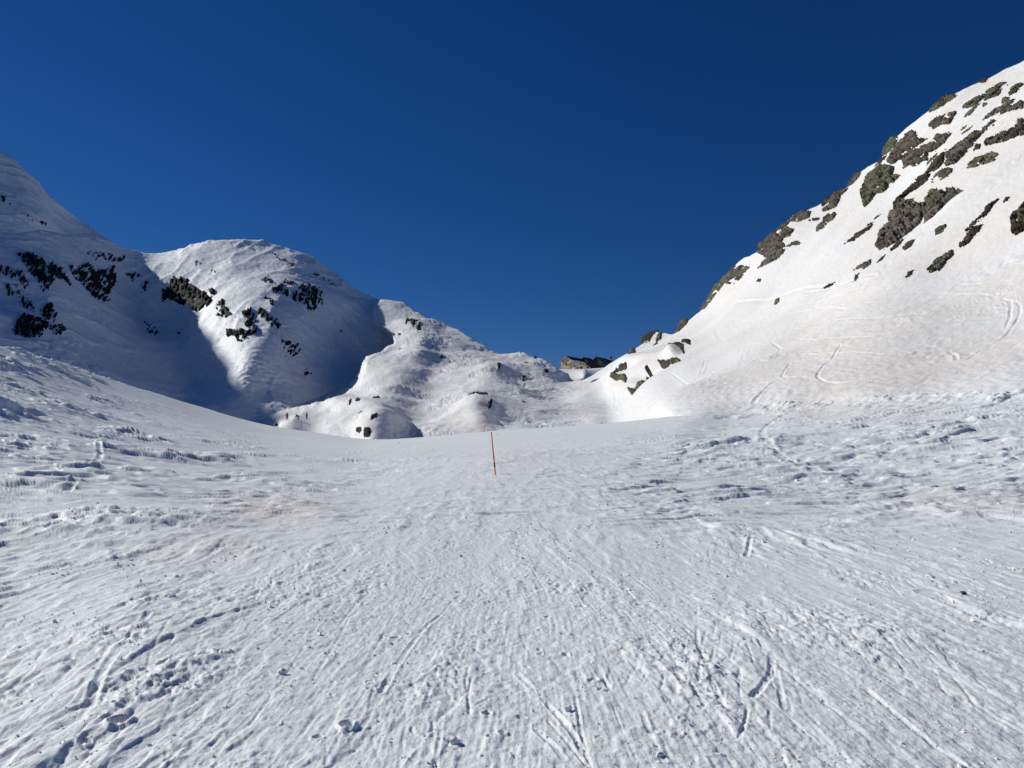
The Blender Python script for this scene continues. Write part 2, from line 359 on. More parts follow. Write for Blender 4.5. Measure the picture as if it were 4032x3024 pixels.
def relief_fore(P, D, px, py, G=None):
    x, y = P[..., 0], P[..., 1]
    G = D * 0.01 if G is None else G                                # metres between mesh rows
    fo = lambda lx, ly: fadeoct(lx, D, 2.0) * np.clip(ly / (3.0 * G) - 0.3, 0, 1)
    wx = x + y * 0.04 + 0.25 * perlin(x / 3.1, y / 6.0) + 0.05 * perlin(x / 0.9, y / 1.6, 3.3); wy = y
    left = sm(1750, 500, px + 0.35 * (py - 2000)); right = sm(2450, 3000, px) * sm(2750, 2100, py)
    centre = 1 - np.maximum(left, right)
    patch = sm(-0.3, 0.35, perlin(x / 2.3, y / 6.0, 4.2)); patch2 = sm(-0.15, 0.4, perlin(x / 1.1 + 9, y / 2.7, 8.2)); patch3 = sm(-0.2, 0.3, perlin(x / 6, y / 14, 9.2))
    h = 0.10 * perlin(x / 9, y / 14, 1.5) * sm(3, 14, D) + 0.35 * perlin(x / 30, y / 40, 2.5) * sm(15, 50, D)
    far = sm(9, 25, D); nr = 1 - far
    rd = lambda lx, ly, s, p=2: (1 - np.abs(perlin(wx / lx, wy / ly, s))) ** p
    st = lambda lx, ly, s, a, w: sm(a, a + w, perlin(wx / lx, wy / ly, s))
    A = 0.25 * centre + left * (0.34 + 0.48 * patch3) + right * (0.34 + 0.45 * patch)
    mid = sm(7, 16, D)
    def crust(X_, Y_, A, near, k):
        rd = lambda lx, ly, q, p=2: (1 - np.abs(perlin(X_ / lx, Y_ / ly, q + k))) ** p
        def st(lx, ly, q, a, w):
            w = w + np.minimum(.35 * G / lx, .5); v = perlin(X_ / lx, Y_ / ly, q + k); t = np.clip((v - a) / w, 0, 1); return t * t * (3 - 2 * t)
        r = near * A * (0.030 * rd(0.34, 1.9, 7.0) * fo(.4, 1.9) * (.3 + patch2) + 0.020 * st(0.22, 0.9, 11.0, .05, .12) * fo(.25, .9) * (.3 + patch) + 0.015 * st(.13, .5, 13.0, .1, .15) * fo(.14, .5))
        r = r + A * (0.030 * st(0.38, 1.8, 12.0, .08, .14) * patch2 * fo(.35, 1.6) + mid * (0.045 * st(0.55, 3.0, 14.0, .05, .14) * (.35 + patch) + 0.05 * rd(0.6, 3.6, 15.0, 3)) * fo(.7, 2.2))
        return r
    ml = sm(12, 26, D)
    h += crust(wx, wy, A, 1.0, 0) * (1 - ml * (left > 0.02) * 1.0 * sm(.0, .4, left)) * (1 - ml * sm(0, .4, right))
    # further off the crust is a litter of low broken plates
    def stw(q, k):
        t = np.clip((q - .04) / (.10 + np.minimum(k * .45, .6)), 0, 1); return t * t * (3 - 2 * t)
    f2 = lambda l: np.clip(l / (2.4 * G) - 0.30, 0, 1) * np.clip(l / (2.0 * D / 740.0) - .3, 0, 1)
    X2 = x + .6 * perlin(x / 4, y / 4, 61.0); Y2 = y + .6 * perlin(x / 4, y / 4, 64.0); r = 0
    for i, l in enumerate((1.7, 1.0, 0.68, 0.45, 0.28)):
        q = perlin(X2 / (l * 2.1), Y2 / l, 70.0 + 5 * i)
        pz = sm(-.2, .3, perlin(X2 / (l * 4 + 3), Y2 / (l * 4 + 3), 75.0 + 5 * i))
        r = r + ((0.075 if l < 1.2 else .04) * l ** .8 * stw(q, G / l) + 0.035 * l ** .8 * (1 - np.abs(perlin(X2 / (l * 1.6), Y2 / l, 90.0 + i))) ** 3) * f2(l) * (.25 + .75 * pz)
    lf = np.maximum(left, sm(2000, 1300, px) * sm(35, 60, D))
    h += r * sm(9, 22, D) * (0.42 + 1.25 * lf * (.35 + .8 * patch3) + 0.85 * sm(2250, 2800, px) * sm(2300, 2050, py)) * (1 + .9 * sm(20, 60, D))
    # the smooth pan on the left, and its hollow
    # fine ski scratches, straight and criss-cross
    s1 = perlin(wx / 0.028, wy / 0.9, 2.0); s2 = perlin((wx * .97 + wy * .25) / 0.05 + 50, (wy * .97 - wx * .25) / 0.7, 21.0); s3 = perlin((wx * .95 - wy * .3) / 0.045, (wy * .95 + wx * .3) / 0.5, 23.0)
    sc_ = sm(.2, .5, s2) + sm(.25, .5, s3)
    h += (0.0035 * s1 * fo(.04, .9) - 0.007 * sc_ * fo(.07, .5) * patch2 * np.clip(.07 / G - .4, 0, 1))
    # crusty lumps and crumbs, in patches
    pm = sm(-0.15, 0.25, perlin(x / 0.8, y / 1.6, 40.0)) * (.35 + .65 * patch2)
    c1 = sm(0.05, 0.3, perlin(x / 0.05, y / 0.06, 30.0)); c2 = sm(0.15, 0.4, perlin(x / 0.11, y / 0.13, 33.0)); c3 = st(.09, .12, 36.0, .1, .2); c4 = sm(.2, .3, perlin(x / .25, y / .3, 41.0))
    k_ = .6 + .25 * left
    h += pm * k_ * 1.1 * (0.009 * c1 * fo(.05, .06) + 0.014 * c2 * fo(.12, .14) - 0.012 * c3 * fo(.1, .14) + .018 * c4 * fo(.25, .3))
    h += 0.006 * fbm(x / 0.09, y / 0.12, 50.0, 3, .6) * fo(.08, .1)
    for pts, wd, dp, rim in STAMPS['fore']:
        bx0, by0 = np.min(pts, 0) - wd * 5; bx1, by1 = np.max(pts, 0) + wd * 5
        mk = (x > bx0) & (x < bx1) & (y > by0) & (y < by1)
        if not mk.any(): continue
        d = seg_dist(x[mk].astype(float), y[mk].astype(float), pts) / wd
        w8 = 0.6 + 0.9 * perlin(x[mk] / 0.4, y[mk] / 0.5, 55.0)
        h[mk] += (-dp * np.exp(-d ** 4) + rim * np.exp(-((d - 1.5) / 0.5) ** 2)) * w8
    for (fx, fy, rx, ry, an, dp) in PRINTS:
        R = max(rx, ry) * 3
        mk = (np.abs(x - fx) < R) & (np.abs(y - fy) < R)
        if not mk.any(): continue
        dx, dy = x[mk] - fx, y[mk] - fy; ca, sa = math.cos(an), math.sin(an)
        u = (dx * ca + dy * sa) / rx; v = (-dx * sa + dy * ca) / ry
        r = np.sqrt(u * u + v * v) * (1 + 0.25 * perlin(dx / 0.05 + fx, dy / 0.05, 3.0))
        h[mk] += -dp * sm(1.05, 0.75, r) + dp * 0.35 * np.exp(-((r - 1.25) / 0.22) ** 2) * (0.5 + sm(-1, 1, -v))
    return h

def relief_right(P, D, px, py):
    x, y, z = P[..., 0], P[..., 1], P[..., 2]
    low = sm(1250, 1560, py + 0.10 * (px - 3000)) 
    h = 2.2 * perlin(x / 38, y / 38, z / 60) + 0.7 * perlin(x / 14, y / 16, z / 40)
    # fall-line flutes
    u = (x * 0.55 + y * 0.83); v = (-x * 0.83 + y * 0.55)
    h += 0.30 * perlin(u / 5, v / 22, 2.0) + 0.10 * perlin(u / 1.8, v / 9, 5.0) + 0.05 * perlin(x / 0.9, y / 0.9, z / 0.9)
    h += low * (0.05 * (1 - np.abs(perlin(x / 1.2, y / 4, 3.0))) ** 2 + 0.03 * perlin(x / 0.7, y / 0.7, 5.0))
    for mx, my, sx, sy, a in ((2470, 1440, 70, 16, 3.0), (2560, 1468, 55, 14, -3.0), (2650, 1392, 26, 12, 2.5), (2430, 1500, 30, 14, 2.0), (2540, 1425, 60, 10, 1.5)):
        h = h + a * np.exp(-((px - mx) / sx) ** 2 - ((py + .45 * (px - mx) - my) / sy) ** 2)
    rug = sm(-0.1, 0.4, perlin(x / 9, y / 9, z / 9 + 5)); h += 0.10 * rug * fbm(x / 1.6, y / 1.6, z / 1.6, 3)
    tk = sm(2100, 2420, px)
    if tk.min() < 1: h = h * tk + (1 - tk) * relief_knoll(P, D, px, py)
    h = h * sm(0, 90, F_TOP(px) + 60 - py + 0) + (1 - sm(0, 90, F_TOP(px) + 60 - py)) * -0.2
    for pts, wd, dp, rim in STAMPS['right']:
        bx0, by0 = np.min(pts, 0) - wd * 5; bx1, by1 = np.max(pts, 0) + wd * 5
        mk = (x > bx0) & (x < bx1) & (y > by0) & (y < by1)
        if not mk.any(): continue
        d = seg_dist(x[mk].astype(float), y[mk].astype(float), pts) / wd
        h[mk] += (-dp * np.exp(-d ** 4) + rim * np.exp(-((d - 1.6) / 0.6) ** 2)) * (0.7 + 0.6 * perlin(x[mk] / 2, y[mk] / 2, 5.0))
    return h

def relief_far(P, D, px, py, k=1.0):
    x, y, z = P[..., 0], P[..., 1], P[..., 2]
    h = 4.0 * perlin(x / 70, y / 70, z / 70) + 1.1 * perlin(x / 28, y / 28, z / 40)
    h += 0.42 * fbm(x / 11, y / 11, z / 9, 3, 0.55)
    rug = sm(-0.15, 0.4, perlin(x / 25 + 3, y / 25, z / 25))
    h += 1.1 * (1 - np.abs(perlin((x + 4 * perlin(x / 20, y / 20, z / 20)) / 17, y / 70, z / 80))) ** 4
    h += (0.3 + 0.7 * rug) * 0.55 * fbm(x / 3.6, y / 3.6, z / 1.9, 3, 0.6)
    return h * k

def relief_knoll(P, D, px, py):
    x, y, z = P[..., 0], P[..., 1], P[..., 2]
    x = x + 3 * perlin(x / 12, y / 12, z / 12); h = 2.6 * perlin(x / 34, y / 40, z / 40 + 3) + 1.1 * perlin(x / 15, y / 18, z / 20) + 0.35 * fbm(x / 6, y / 6, z / 5, 2)
    rug = sm(-0.15, 0.4, perlin(x / 20 + 3, y / 20, z / 20))
    h += (0.25 + 0.75 * rug) * 0.42 * fbm(x / 2.6, y / 2.6, z / 1.1, 3, 0.6)
    tq = sm(1430, 1640, px + .5 * np.maximum(py - 1300, 0))
    flat = sm(1350, 1180, px) * sm(1580, 1640, py)
    h = h * tq + (1 - tq) * relief_far(P, D, px, py) * .8
    for mx, my, sx, sy, a in MOUNDS:
        h = h + a * np.exp(-((px - mx) / sx) ** 2 - ((py - my) / sy) ** 2)
    return h * (1 - 0.75 * flat)
MOUNDS = [(1485, 1665, 75, 40, 2.2), (1430, 1705, 40, 30, 1.0), (1860, 1580, 60, 38, .9), (1900, 1640, 50, 30, 1.2), (1640, 1420, 90, 50, 5.0), (1950, 1470, 80, 25, 4.0), (1560, 1500, 110, 60, 4.0), (1400, 1590, 100, 22, 3.0)]
NOREL = lambda P, D, px, py: np.zeros(np.shape(px))

LAYERS = {
    'fore': (D_fore2, relief_fore), 'right': (D_right, relief_right), 'dome': (T_DOME, relief_far), 'knoll': (D_knoll, relief_knoll),
    'far': (T_FAR, lambda P, D, px, py: relief_far(P, D, px, py, 1.3)), 'saddle': (T_SADDLE, lambda P, D, px, py: 0.12 * relief_knoll(P, D, px, py))}

def surf(layer, px, py, extra=0.0):
    """point on the finished snow surface and its smooth normal"""
    Df, Rf = LAYERS[layer]; px = np.asarray(px, float); py = np.asarray(py, float)
    e = 6.0
    D = Df(px, py); P = unproj(px, py, D)
    Px = unproj(px + e, py, Df(px + e, py)) - P; Py = unproj(px, py + e, Df(px, py + e)) - P
    N = np.cross(Py, Px); N /= np.linalg.norm(N, axis=-1, keepdims=True) + 1e-9
    N = np.where((N * (P - np.array([0, 0, EYE]))).sum(-1, keepdims=True) > 0, -N, N)
    if layer == 'fore': N = N * 0 + np.array([0, 0, 1.0])
    h = Rf(P, D, px, py, np.linalg.norm(Py, axis=-1) / e * np.interp(py - F_TOP(px), [0, 350, 800, 1500], [1.15, 1.35, 2.1, 3.1])) if layer == 'fore' else Rf(P, D, px, py)
    return P + N * (h + extra)[..., None], N, D

def pt(layer, px, py):
    P, N, D = surf(layer, np.array([px]), np.array([py])); return Vector(P[0]), Vector(N[0]), float(D[0])

def base_xy(layer, pts):
    p = np.array(pts, float); return unproj(p[:, 0], p[:, 1], LAYERS[layer][0](p[:, 0], p[:, 1]))[:, :2]

def smooth_line(pts, n=6):
    p = np.array(pts, float); out = []
    for i in range(len(p) - 1):
        a = p[max(i - 1, 0)]; b = p[i]; c = p[i + 1]; d = p[min(i + 2, len(p) - 1)]
        for t in np.linspace(0, 1, n, endpoint=False):
            out.append(0.5 * ((2 * b) + (-a + c) * t + (2 * a - 5 * b + 4 * c - d) * t * t + (-a + 3 * b - 3 * c + d) * t ** 3))
    out.append(p[-1]); return np.array(out)

# ski tracks and prints pressed into the snow
def track(layer, pts, wd, dp, rim=0.0): STAMPS[layer].append((base_xy(layer, smooth_line(pts)), wd, dp, rim))
R6 = lambda l: [(2700 + x * .6027, 700 + y * .6027) for x, y in l]
R4 = lambda l: [(2100 + x * .452, 1250 + y * .452) for x, y in l]
for l, w_, d_ in (([(2100, 760), (2150, 770), (2145, 830), (2090, 910), (2000, 990), (1900, 1060), (1800, 1130)], .25, .18),
                  ([(2040, 745), (2095, 765), (2090, 830), (2060, 900)], .25, .15),
                  ([(450, 1480), (500, 1420), (560, 1370), (620, 1340)], .5, .35),
                  ([(1020, 1110), (960, 1200), (880, 1280), (870, 1320), (940, 1345), (1090, 1330), (1300, 1270)], .3, .22),
                  ([(560, 1080), (615, 1110), (610, 1170), (480, 1250)], .35, .25), ([(200, 990), (205, 1030), (240, 1045)], .35, .2),
                  ([(310, 995), (280, 1030), (275, 1050)], .35, .2), ([(430, 1090), (390, 1130), (370, 1180)], .35, .25),
                  ([(120, 1190), (60, 1270), (10, 1330), (50, 1365), (20, 1400)], .35, .25), ([(900, 700), (760, 745), (560, 785), (350, 830)], .6, .35),
                  ([(1250, 640), (1000, 700), (760, 760), (400, 830), (80, 905)], .5, .2), ([(740, 640), (660, 710), (600, 780)], .4, .25),
                  ([(960, 1040), (820, 1110), (640, 1180), (560, 1240), (470, 1250)], .3, .2), ([(1700, 1090), (1740, 1100), (1745, 1125)], .3, .2),
                  ([(2200, 800), (1900, 880), (1500, 960), (1200, 1060), (700, 1210)], .5, .15), ([(2200, 960), (1800, 1040), (1500, 1110)], .5, .15),
                  ([(180, 1220), (160, 1250), (190, 1265)], .3, .2), ([(690, 1240), (640, 1300), (650, 1325), (780, 1320)], .3, .2)):
    track('right', R6(l), w_ * .7, d_ * .7, d_ * .25)
for l, w_, d_ in (([(1500, 400), (1420, 470), (1340, 540), (1360, 580), (1400, 600), (1380, 640), (1340, 670)], .35, .25), ([(1210, 500), (1300, 530), (1350, 570)], .3, .2),
                  ([(1240, 660), (1160, 710), (1090, 750)], .35, .25), ([(1100, 820), (1050, 850), (1000, 870)], .25, .25), ([(720, 640), (730, 700), (705, 790)], .5, .3)):
    track('right', R4(l), w_ * .8, d_ * .8, d_ * .3)
rt = random.Random(9)
for k in range(34):
    x0 = rt.uniform(2500, 3900); y0 = rt.uniform(1250, 1560) - max(0, x0 - 3000) * rt.uniform(.05, .35); L = rt.uniform(250, 900); sl = rt.uniform(.15, .55)
    track('right', [(x0 + L * t, y0 - sl * L * t + 25 * math.sin(4 * t + k)) for t in (0, .35, .7, 1)], rt.uniform(.12, .3), rt.uniform(.05, .12), .04)
# long grooves of ski edges in the foreground, all running up to the marker pole
rr = random.Random(5)
for k in range(46):
    x0 = rr.uniform(900, 4000); y0 = rr.uniform(2050, 3150); L = rr.uniform(0.08, 0.35)
    dx, dy = 1910 + rr.uniform(-160, 160) - x0, 1740 - y0; b = rr.uniform(-12, 12)
    p = [(x0 + dx * L * t + b * math.sin(math.pi * t), y0 + dy * L * t) for t in (0, .33, .66, 1)]
    track('fore', p, rr.choice((.008, .012, .016)), rr.uniform(.004, .010), .002)
T3 = lambda l: [(x * .5568, 2100 + y * .5568) for x, y in l]
T4 = lambda l: [(1200 + x * .5568, 2100 + y * .5568) for x, y in l]
T5 = lambda l: [(2700 + x * .6027, 2024 + y * .6027) for x, y in l]
for l, w_, d_, r_ in ((T4([(960, 580), (860, 660), (780, 760), (690, 880), (620, 1000), (540, 1130)]), .035, .02, .014),
                  (T3([(1060, 560), (960, 690), (850, 840), (760, 960), (680, 1120), (620, 1290)]), .05, .03, .02),
                  (T4([(1640, 1400), (1750, 1500), (1830, 1600)]), .03, .03, .02), (T4([(1500, 1000), (1640, 1130), (1760, 1260), (1880, 1400), (1950, 1520)]), .03, .025, .02),
                  (T4([(1720, 1330), (1850, 1480), (1990, 1640)]), .02, .02, .012), (T4([(2010, 880), (2080, 1000), (2155, 1090)]), .03, .02, .01),
                  (T4([(720, 230), (860, 370), (990, 470)]), .02, .012, .004), (T4([(1190, 390), (1080, 450), (970, 570)]), .02, .012, .004),
                  (T4([(1210, 1230), (1290, 1190)]), .02, .02, .008), (T4([(760, 1380), (770, 1410), (890, 1415), (905, 1340)]), .02, .03, .01),
                  (T4([(820, 840), (960, 880)]), .015, .02, .005), (T4([(610, 1040), (780, 1080)]), .02, .03, .01), (T4([(1150, 720), (1290, 700)]), .02, .02, .01),
                  (T5([(75, 650), (80, 850), (140, 1000), (180, 1130), (240, 1240)]), .03, .02, .008), (T5([(80, 650), (175, 645)]), .03, .02, .008),
                  (T5([(560, 920), (560, 1040), (520, 1110), (440, 1200)]), .04, .025, .01), (T5([(590, 1030), (620, 1180), (640, 1270)]), .03, .02, .008),
                  (T5([(405, 1290), (385, 1380), (350, 1470)]), .02, .025, .01), (T5([(1140, 950), (1350, 1040), (1560, 1140)]), .03, .015, .006),
                  (T5([(1180, 1150), (1400, 1340), (1600, 1500), (1800, 1640)]), .03, .02, .008), (T5([(1870, 1230), (2000, 1330), (2200, 1430)]), .03, .02, .008),
                  (T5([(430, 180), (410, 260), (395, 300)]), .06, .06, .02), (T5([(1560, 530), (1750, 600), (1950, 690), (2200, 760)]), .15, .05, .03),
                  ([(3020, 1680), (3000, 1730), (3040, 1780), (3120, 1830), (3250, 1880)], .35, .10, .06), ([(3020, 1680), (3080, 1640), (3150, 1620)], .4, .18, .10)):
    track('fore', l, w_ * .6, d_ * .5, r_ * .5)
for l in ([(350, 1730), (385, 1760), (395, 1800), (350, 1850)], [(300, 1900), (260, 1940)]): track('fore', l, .12, .05, .03)
def foot(px, py, rx, ry, an, dp):
    p = unproj(np.array([px]), np.array([py]), D_fore(np.array([px]), np.array([py])))[0]; PRINTS.append((p[0], p[1], rx * .6, ry * .6, an, dp * .6))
for (x, y, rx, ry, an, dp) in ((300, 1370, .07, .13, .2, .08), (90, 1450, .05, .06, 0, .05), (460, 1060, .05, .04, 0, .05), (465, 1110, .05, .05, 0, .05), (640, 930, .035, .05, 0, .05),
    (640, 740, .05, .09, -.6, .04), (735, 710, .035, .05, 0, .04), (170, 850, .06, .05, 0, .04), (125, 430, .08, .06, 0, .03), (1655, 395, .08, .07, 0, .05), (1720, 595, .06, .06, 0, .045),
    (1660, 688, .035, .035, 0, .04), (1835, 715, .06, .07, .3, .045), (1845, 858, .05, .06, 0, .04), (2040, 1045, .07, .05, .2, .05), (2100, 1100, .05, .04, 0, .04), (1665, 860, .04, .05, .3, .03),
    (500, 595, .08, .03, 0, .04), (1410, 785, .04, .03, 0, .02), (1300, 1005, .07, .03, 0, .03), (1290, 1285, .05, .06, 0, .03), (1400, 1420, .04, .04, 0, .04), (1750, 60, .09, .08, 0, .05),
    (1530, 105, .09, .08, 0, .05), (1600, 170, .08, .08, 0, .05), (130, 285, .1, .09, 0, .05), (1585, 230, .06, .07, 0, .04)):
    q = T4([(x, y)])[0]; foot(q[0], q[1], rx, ry, an, dp)
for (x, y, rx, ry, an, dp) in ((840, 1370, .10, .11, .3, .10), (690, 1340, .08, .05, .3, .05), (1560, 850, .10, .07, .5, .07), (1150, 950, .08, .06, 0, .06), (600, 1520, .06, .05, 0, .06), (2000, 350, .10, .09, 0, .08)):
    q = T3([(x, y)])[0]; foot(q[0], q[1], rx, ry, an, dp)
# a line of boot prints wandering across the middle distance
for k in range(70):
    foot(rr.uniform(1200, 2700), rr.uniform(1900, 2400), rr.uniform(.04, .1), rr.uniform(.04, .12), rr.uniform(-.6, .6), rr.uniform(.02, .05))
for k in range(40):
    foot(rr.uniform(1100, 2900), rr.uniform(2400, 3000), rr.uniform(.02, .05), rr.uniform(.02, .06), rr.uniform(-.6, .6), rr.uniform(.015, .035))

# ------------------------------------------------------------------ build terrain sheets
def blobs(px, py, lst):
    t = np.zeros(np.shape(px))
    for bx, by, sx, sy, a in lst: t = np.maximum(t, a * np.exp(-((px - bx) / sx) ** 2 - ((py - by) / sy) ** 2))
    return t
def build_sheet(name, layer, x0, x1, dx, top, bot, dy, mat, dust, back=0.03, keep=None, nback=7):
    px1 = np.arange(x0, x1 + dx, dx)
    if layer == 'fore': px1 = np.concatenate([np.arange(-2600, -140, 30.0), np.arange(-140, 4180, 4.4), np.arange(4190, 6700, 30.0)])
    n = len(px1)
    T = top(px1); B = bot(px1); rows = int(np.ceil((B - T).max() / dy)) + 1
    s = np.linspace(0, 1, rows)[:, None]
    if layer == 'fore':
        rows = 800; s = np.interp(np.linspace(0, 1, rows), [0, .435, .685, 1], [0, .25, .5, 1])[:, None]
    py = T[None] * (1 - s) + B[None] * s; px = np.repeat(px1[None], rows, 0)
    P, N, D = surf(layer, px, py)
    # the far side falls away behind the crest
    hd = P[0] * np.array([1, 1, 0]); hd /= np.linalg.norm(hd, axis=1)[:, None]
    ex = []
    for k in range(nback, 0, -1):
        st = D[0][:, None] * back * k
        q = P[0] + hd * st; q[:, 2] -= st[:, 0] * (0.25 + 0.11 * k); ex.append(q)
    V = np.concatenate([np.array(ex), P], 0); R = rows + nback
    dv = np.concatenate([np.zeros((nback, n)), dust(px, py, P)], 0)
    idx = np.arange(R * n).reshape(R, n)
    Q = np.stack([idx[:-1, :-1], idx[1:, :-1], idx[1:, 1:], idx[:-1, 1:]], -1)
    if keep is not None:
        kk = keep(px, py); kk = np.concatenate([np.repeat(kk[:1], nback, 0), kk], 0)
        Q = Q[kk[:-1, :-1] & kk[1:, 1:]]
    Q = Q.reshape(-1, 4)
    o = mesh_np(name, V, Q, mat, {'dust': dv}); o['kind'] = 'structure'
    return o

def dust_fore(px, py, P):
    b = blobs(px, py, [(1090, 2015, 260, 55, 0.55), (1080, 2005, 25, 15, .9), (785, 2030, 20, 14, .9), (900, 2150, 150, 50, .45), (700, 2190, 120, 30, .4), (1800, 1790, 330, 14, .35), (2050, 1790, 150, 22, .45),
                       (3450, 1760, 180, 10, .3), (3900, 2000, 500, 60, .35), (3300, 1620, 500, 45, .35), (2800, 2900, 400, 160, .10), (3850, 2600, 300, 200, .12), (3180, 1632, 40, 12, .9), (900, 1745, 60, 10, .25)])
    return b
def dust_right(px, py, P):
    g = 0.30 + 0.35 * perlin(P[..., 0] / 30, P[..., 1] / 30, P[..., 2] / 12) 
    s = perlin((P[..., 0] * .55 + P[..., 1] * .83) / 9, (-P[..., 0] * .83 + P[..., 1] * .55) / 70, 2.0)
    g = np.clip(g + 0.45 * s, 0, 1) * sm(2350, 2900, px)
    b = blobs(px, py, [(2440, 1520, 30, 14, .9), (2590, 1440, 40, 25, .55), (2560, 1435, 50, 12, .5), (3160, 860, 35, 60, .5), (3720, 765, 90, 22, .8), (3900, 310, 80, 22, .5), (3330, 860, 120, 90, .35), (3400, 1180, 300, 60, .35), (3300, 1490, 350, 60, .45), (2870, 1140, 60, 30, .6)])
    return np.maximum(g * 0.85, b)
def dust_knoll(px, py, P):
    return blobs(px, py, [(1905, 1610, 16, 12, .8), (1880, 1640, 15, 8, .5), (1840, 1665, 120, 40, .30), (1437, 1680, 12, 10, .7), (1950, 1410, 60, 12, .3), (2060, 1485, 70, 10, .4), (1640, 1585, 90, 10, .3)])
zero = lambda px, py, P: np.zeros(np.shape(px))

top_dome = curve([(-900, 960), (-500, 930), (0, 905), (100, 915), (226, 922), (316, 942), (443, 957), (506, 980), (600, 986), (690, 977), (781, 959), (835, 952), (953, 947), (1034, 949), (1097, 968),
                  (1174, 990), (1233, 1018), (1301, 1058), (1323, 1081), (1391, 1126), (1481, 1169), (1594, 1204), (1700, 1275), (1800, 1330)])
top_knoll = curve([(600, 1180), (1440, 1172), (1481, 1174), (1540, 1185), (1594, 1197), (1689, 1250), (1775, 1286), (1865, 1331), (1924, 1368), (1969, 1386),
                   (2068, 1394), (2127, 1401), (2181, 1426), (2209, 1449), (2240, 1467), (2254, 1489), (2290, 1510), (2400, 1530)])
top_right = curve([(2040, 1532), (2200, 1510), (2290, 1493), (2320, 1478), (2343, 1464), (2374, 1444), (2389, 1433), (2475, 1383), (2530, 1347), (2579, 1310), (2651, 1306), (2706, 1262), (2760, 1226), (2815, 1158), (2881, 1076),
                   (2941, 1018), (2989, 995), (3062, 918), (3122, 848), (3212, 797), (3279, 750), (3333, 718), (3383, 662), (3457, 624), (3480, 590), (3527, 540), (3578, 501),
                   (3662, 437), (3746, 370), (3854, 310), (3938, 254), (4032, 209), (4500, -60)])
top_far = curve([(-900, 0), (-500, 300), (-200, 500), (0, 612), (45, 634), (90, 675), (149, 720), (203, 779), (258, 833), (307, 869), (362, 896), (434, 951), (600, 1040)])
c_ = lambda v: (lambda x: np.full(np.shape(x), float(v)))

build_sheet('snowfield', 'fore', -400, 4440, 4.4, F_TOP, c_(3420), 3.3, M_SNOW, dust_fore, back=0.02)
build_sheet('right_mountain', 'right', 2060, 4460, 4.0, top_right, lambda x: F_TOP(x) + 60, 3.6, M_SLOPE, dust_right)
build_sheet('domed_mountain', 'dome', -600, 1780, 4.6, top_dome, curve([(-600, 1500), (0, 1560), (600, 1680), (1100, 1720), (1780, 1720)]), 3.4, M_FAR, zero)
build_sheet('lit_shoulder', 'knoll', 760, 2420, 3.8, top_knoll, c_(1775), 3.2, M_SLOPE, dust_knoll,
            keep=lambda px, py: inside(px.ravel(), py.ravel(), KNOLL_POLY).reshape(px.shape) | (seg_dist(px.ravel(), py.ravel(), KNOLL_EDGE).reshape(px.shape) < 7), nback=5)
build_sheet('far_peak', 'far', -600, 560, 5.0, top_far, c_(1150), 4.0, M_FAR, zero)
build_sheet('snow_saddle', 'saddle', 2160, 2460, 5.0, curve([(2160, 1453), (2300, 1453), (2380, 1447), (2460, 1443)]), c_(1545), 4.0, M_SLOPE, zero, back=0.01)

# unseen ridge added left of the view, crest set to shade the far peak
gx_ = np.linspace(-1250, -480, 60); gy_ = np.linspace(380, 1180, 60); X, Y = np.meshgrid(gx_, gy_)
crest = 492 + 9 * perlin(Y / 60, Y * 0 + .5) - 1.6 * np.maximum(0, Y - 1010) - .8 * np.maximum(0, 560 - Y)
Z = crest - 1.25 * np.abs(X + 800 + 20 * perlin(Y / 90, Y * 0 + 3.3)) + 14 * perlin(X / 60, Y / 60)
ii = np.arange(X.size).reshape(X.shape)
g = mesh_np('shade_ridge', np.stack([X, Y, Z], -1), np.stack([ii[:-1, :-1], ii[:-1, 1:], ii[1:, 1:], ii[1:, :-1]], -1).reshape(-1, 4), M_FAR, {'dust': np.zeros(X.size)}); g['kind'] = 'structure'

# the snow plain on which all of it stands, reaching out of sight
gx = np.concatenate([-np.geomspace(4000, 12, 26), np.linspace(-9, 9, 5), np.geomspace(12, 4000, 26)])
X, Y = np.meshgrid(gx, gx); Z = -0.9 - 0.105 * np.sqrt(np.hypot(X, Y)) + 0.6 * perlin(X / 90, Y / 90)
Z = np.where(np.hypot(X, Y) < 16, -0.3, np.minimum(Z, -0.9))
ii = np.arange(X.size).reshape(X.shape)
g = mesh_np('ground', np.stack([X, Y, Z], -1), np.stack([ii[:-1, :-1], ii[:-1, 1:], ii[1:, 1:], ii[1:, :-1]], -1).reshape(-1, 4), M_FAR, {'dust': np.zeros(X.size)}); g['kind'] = 'structure'

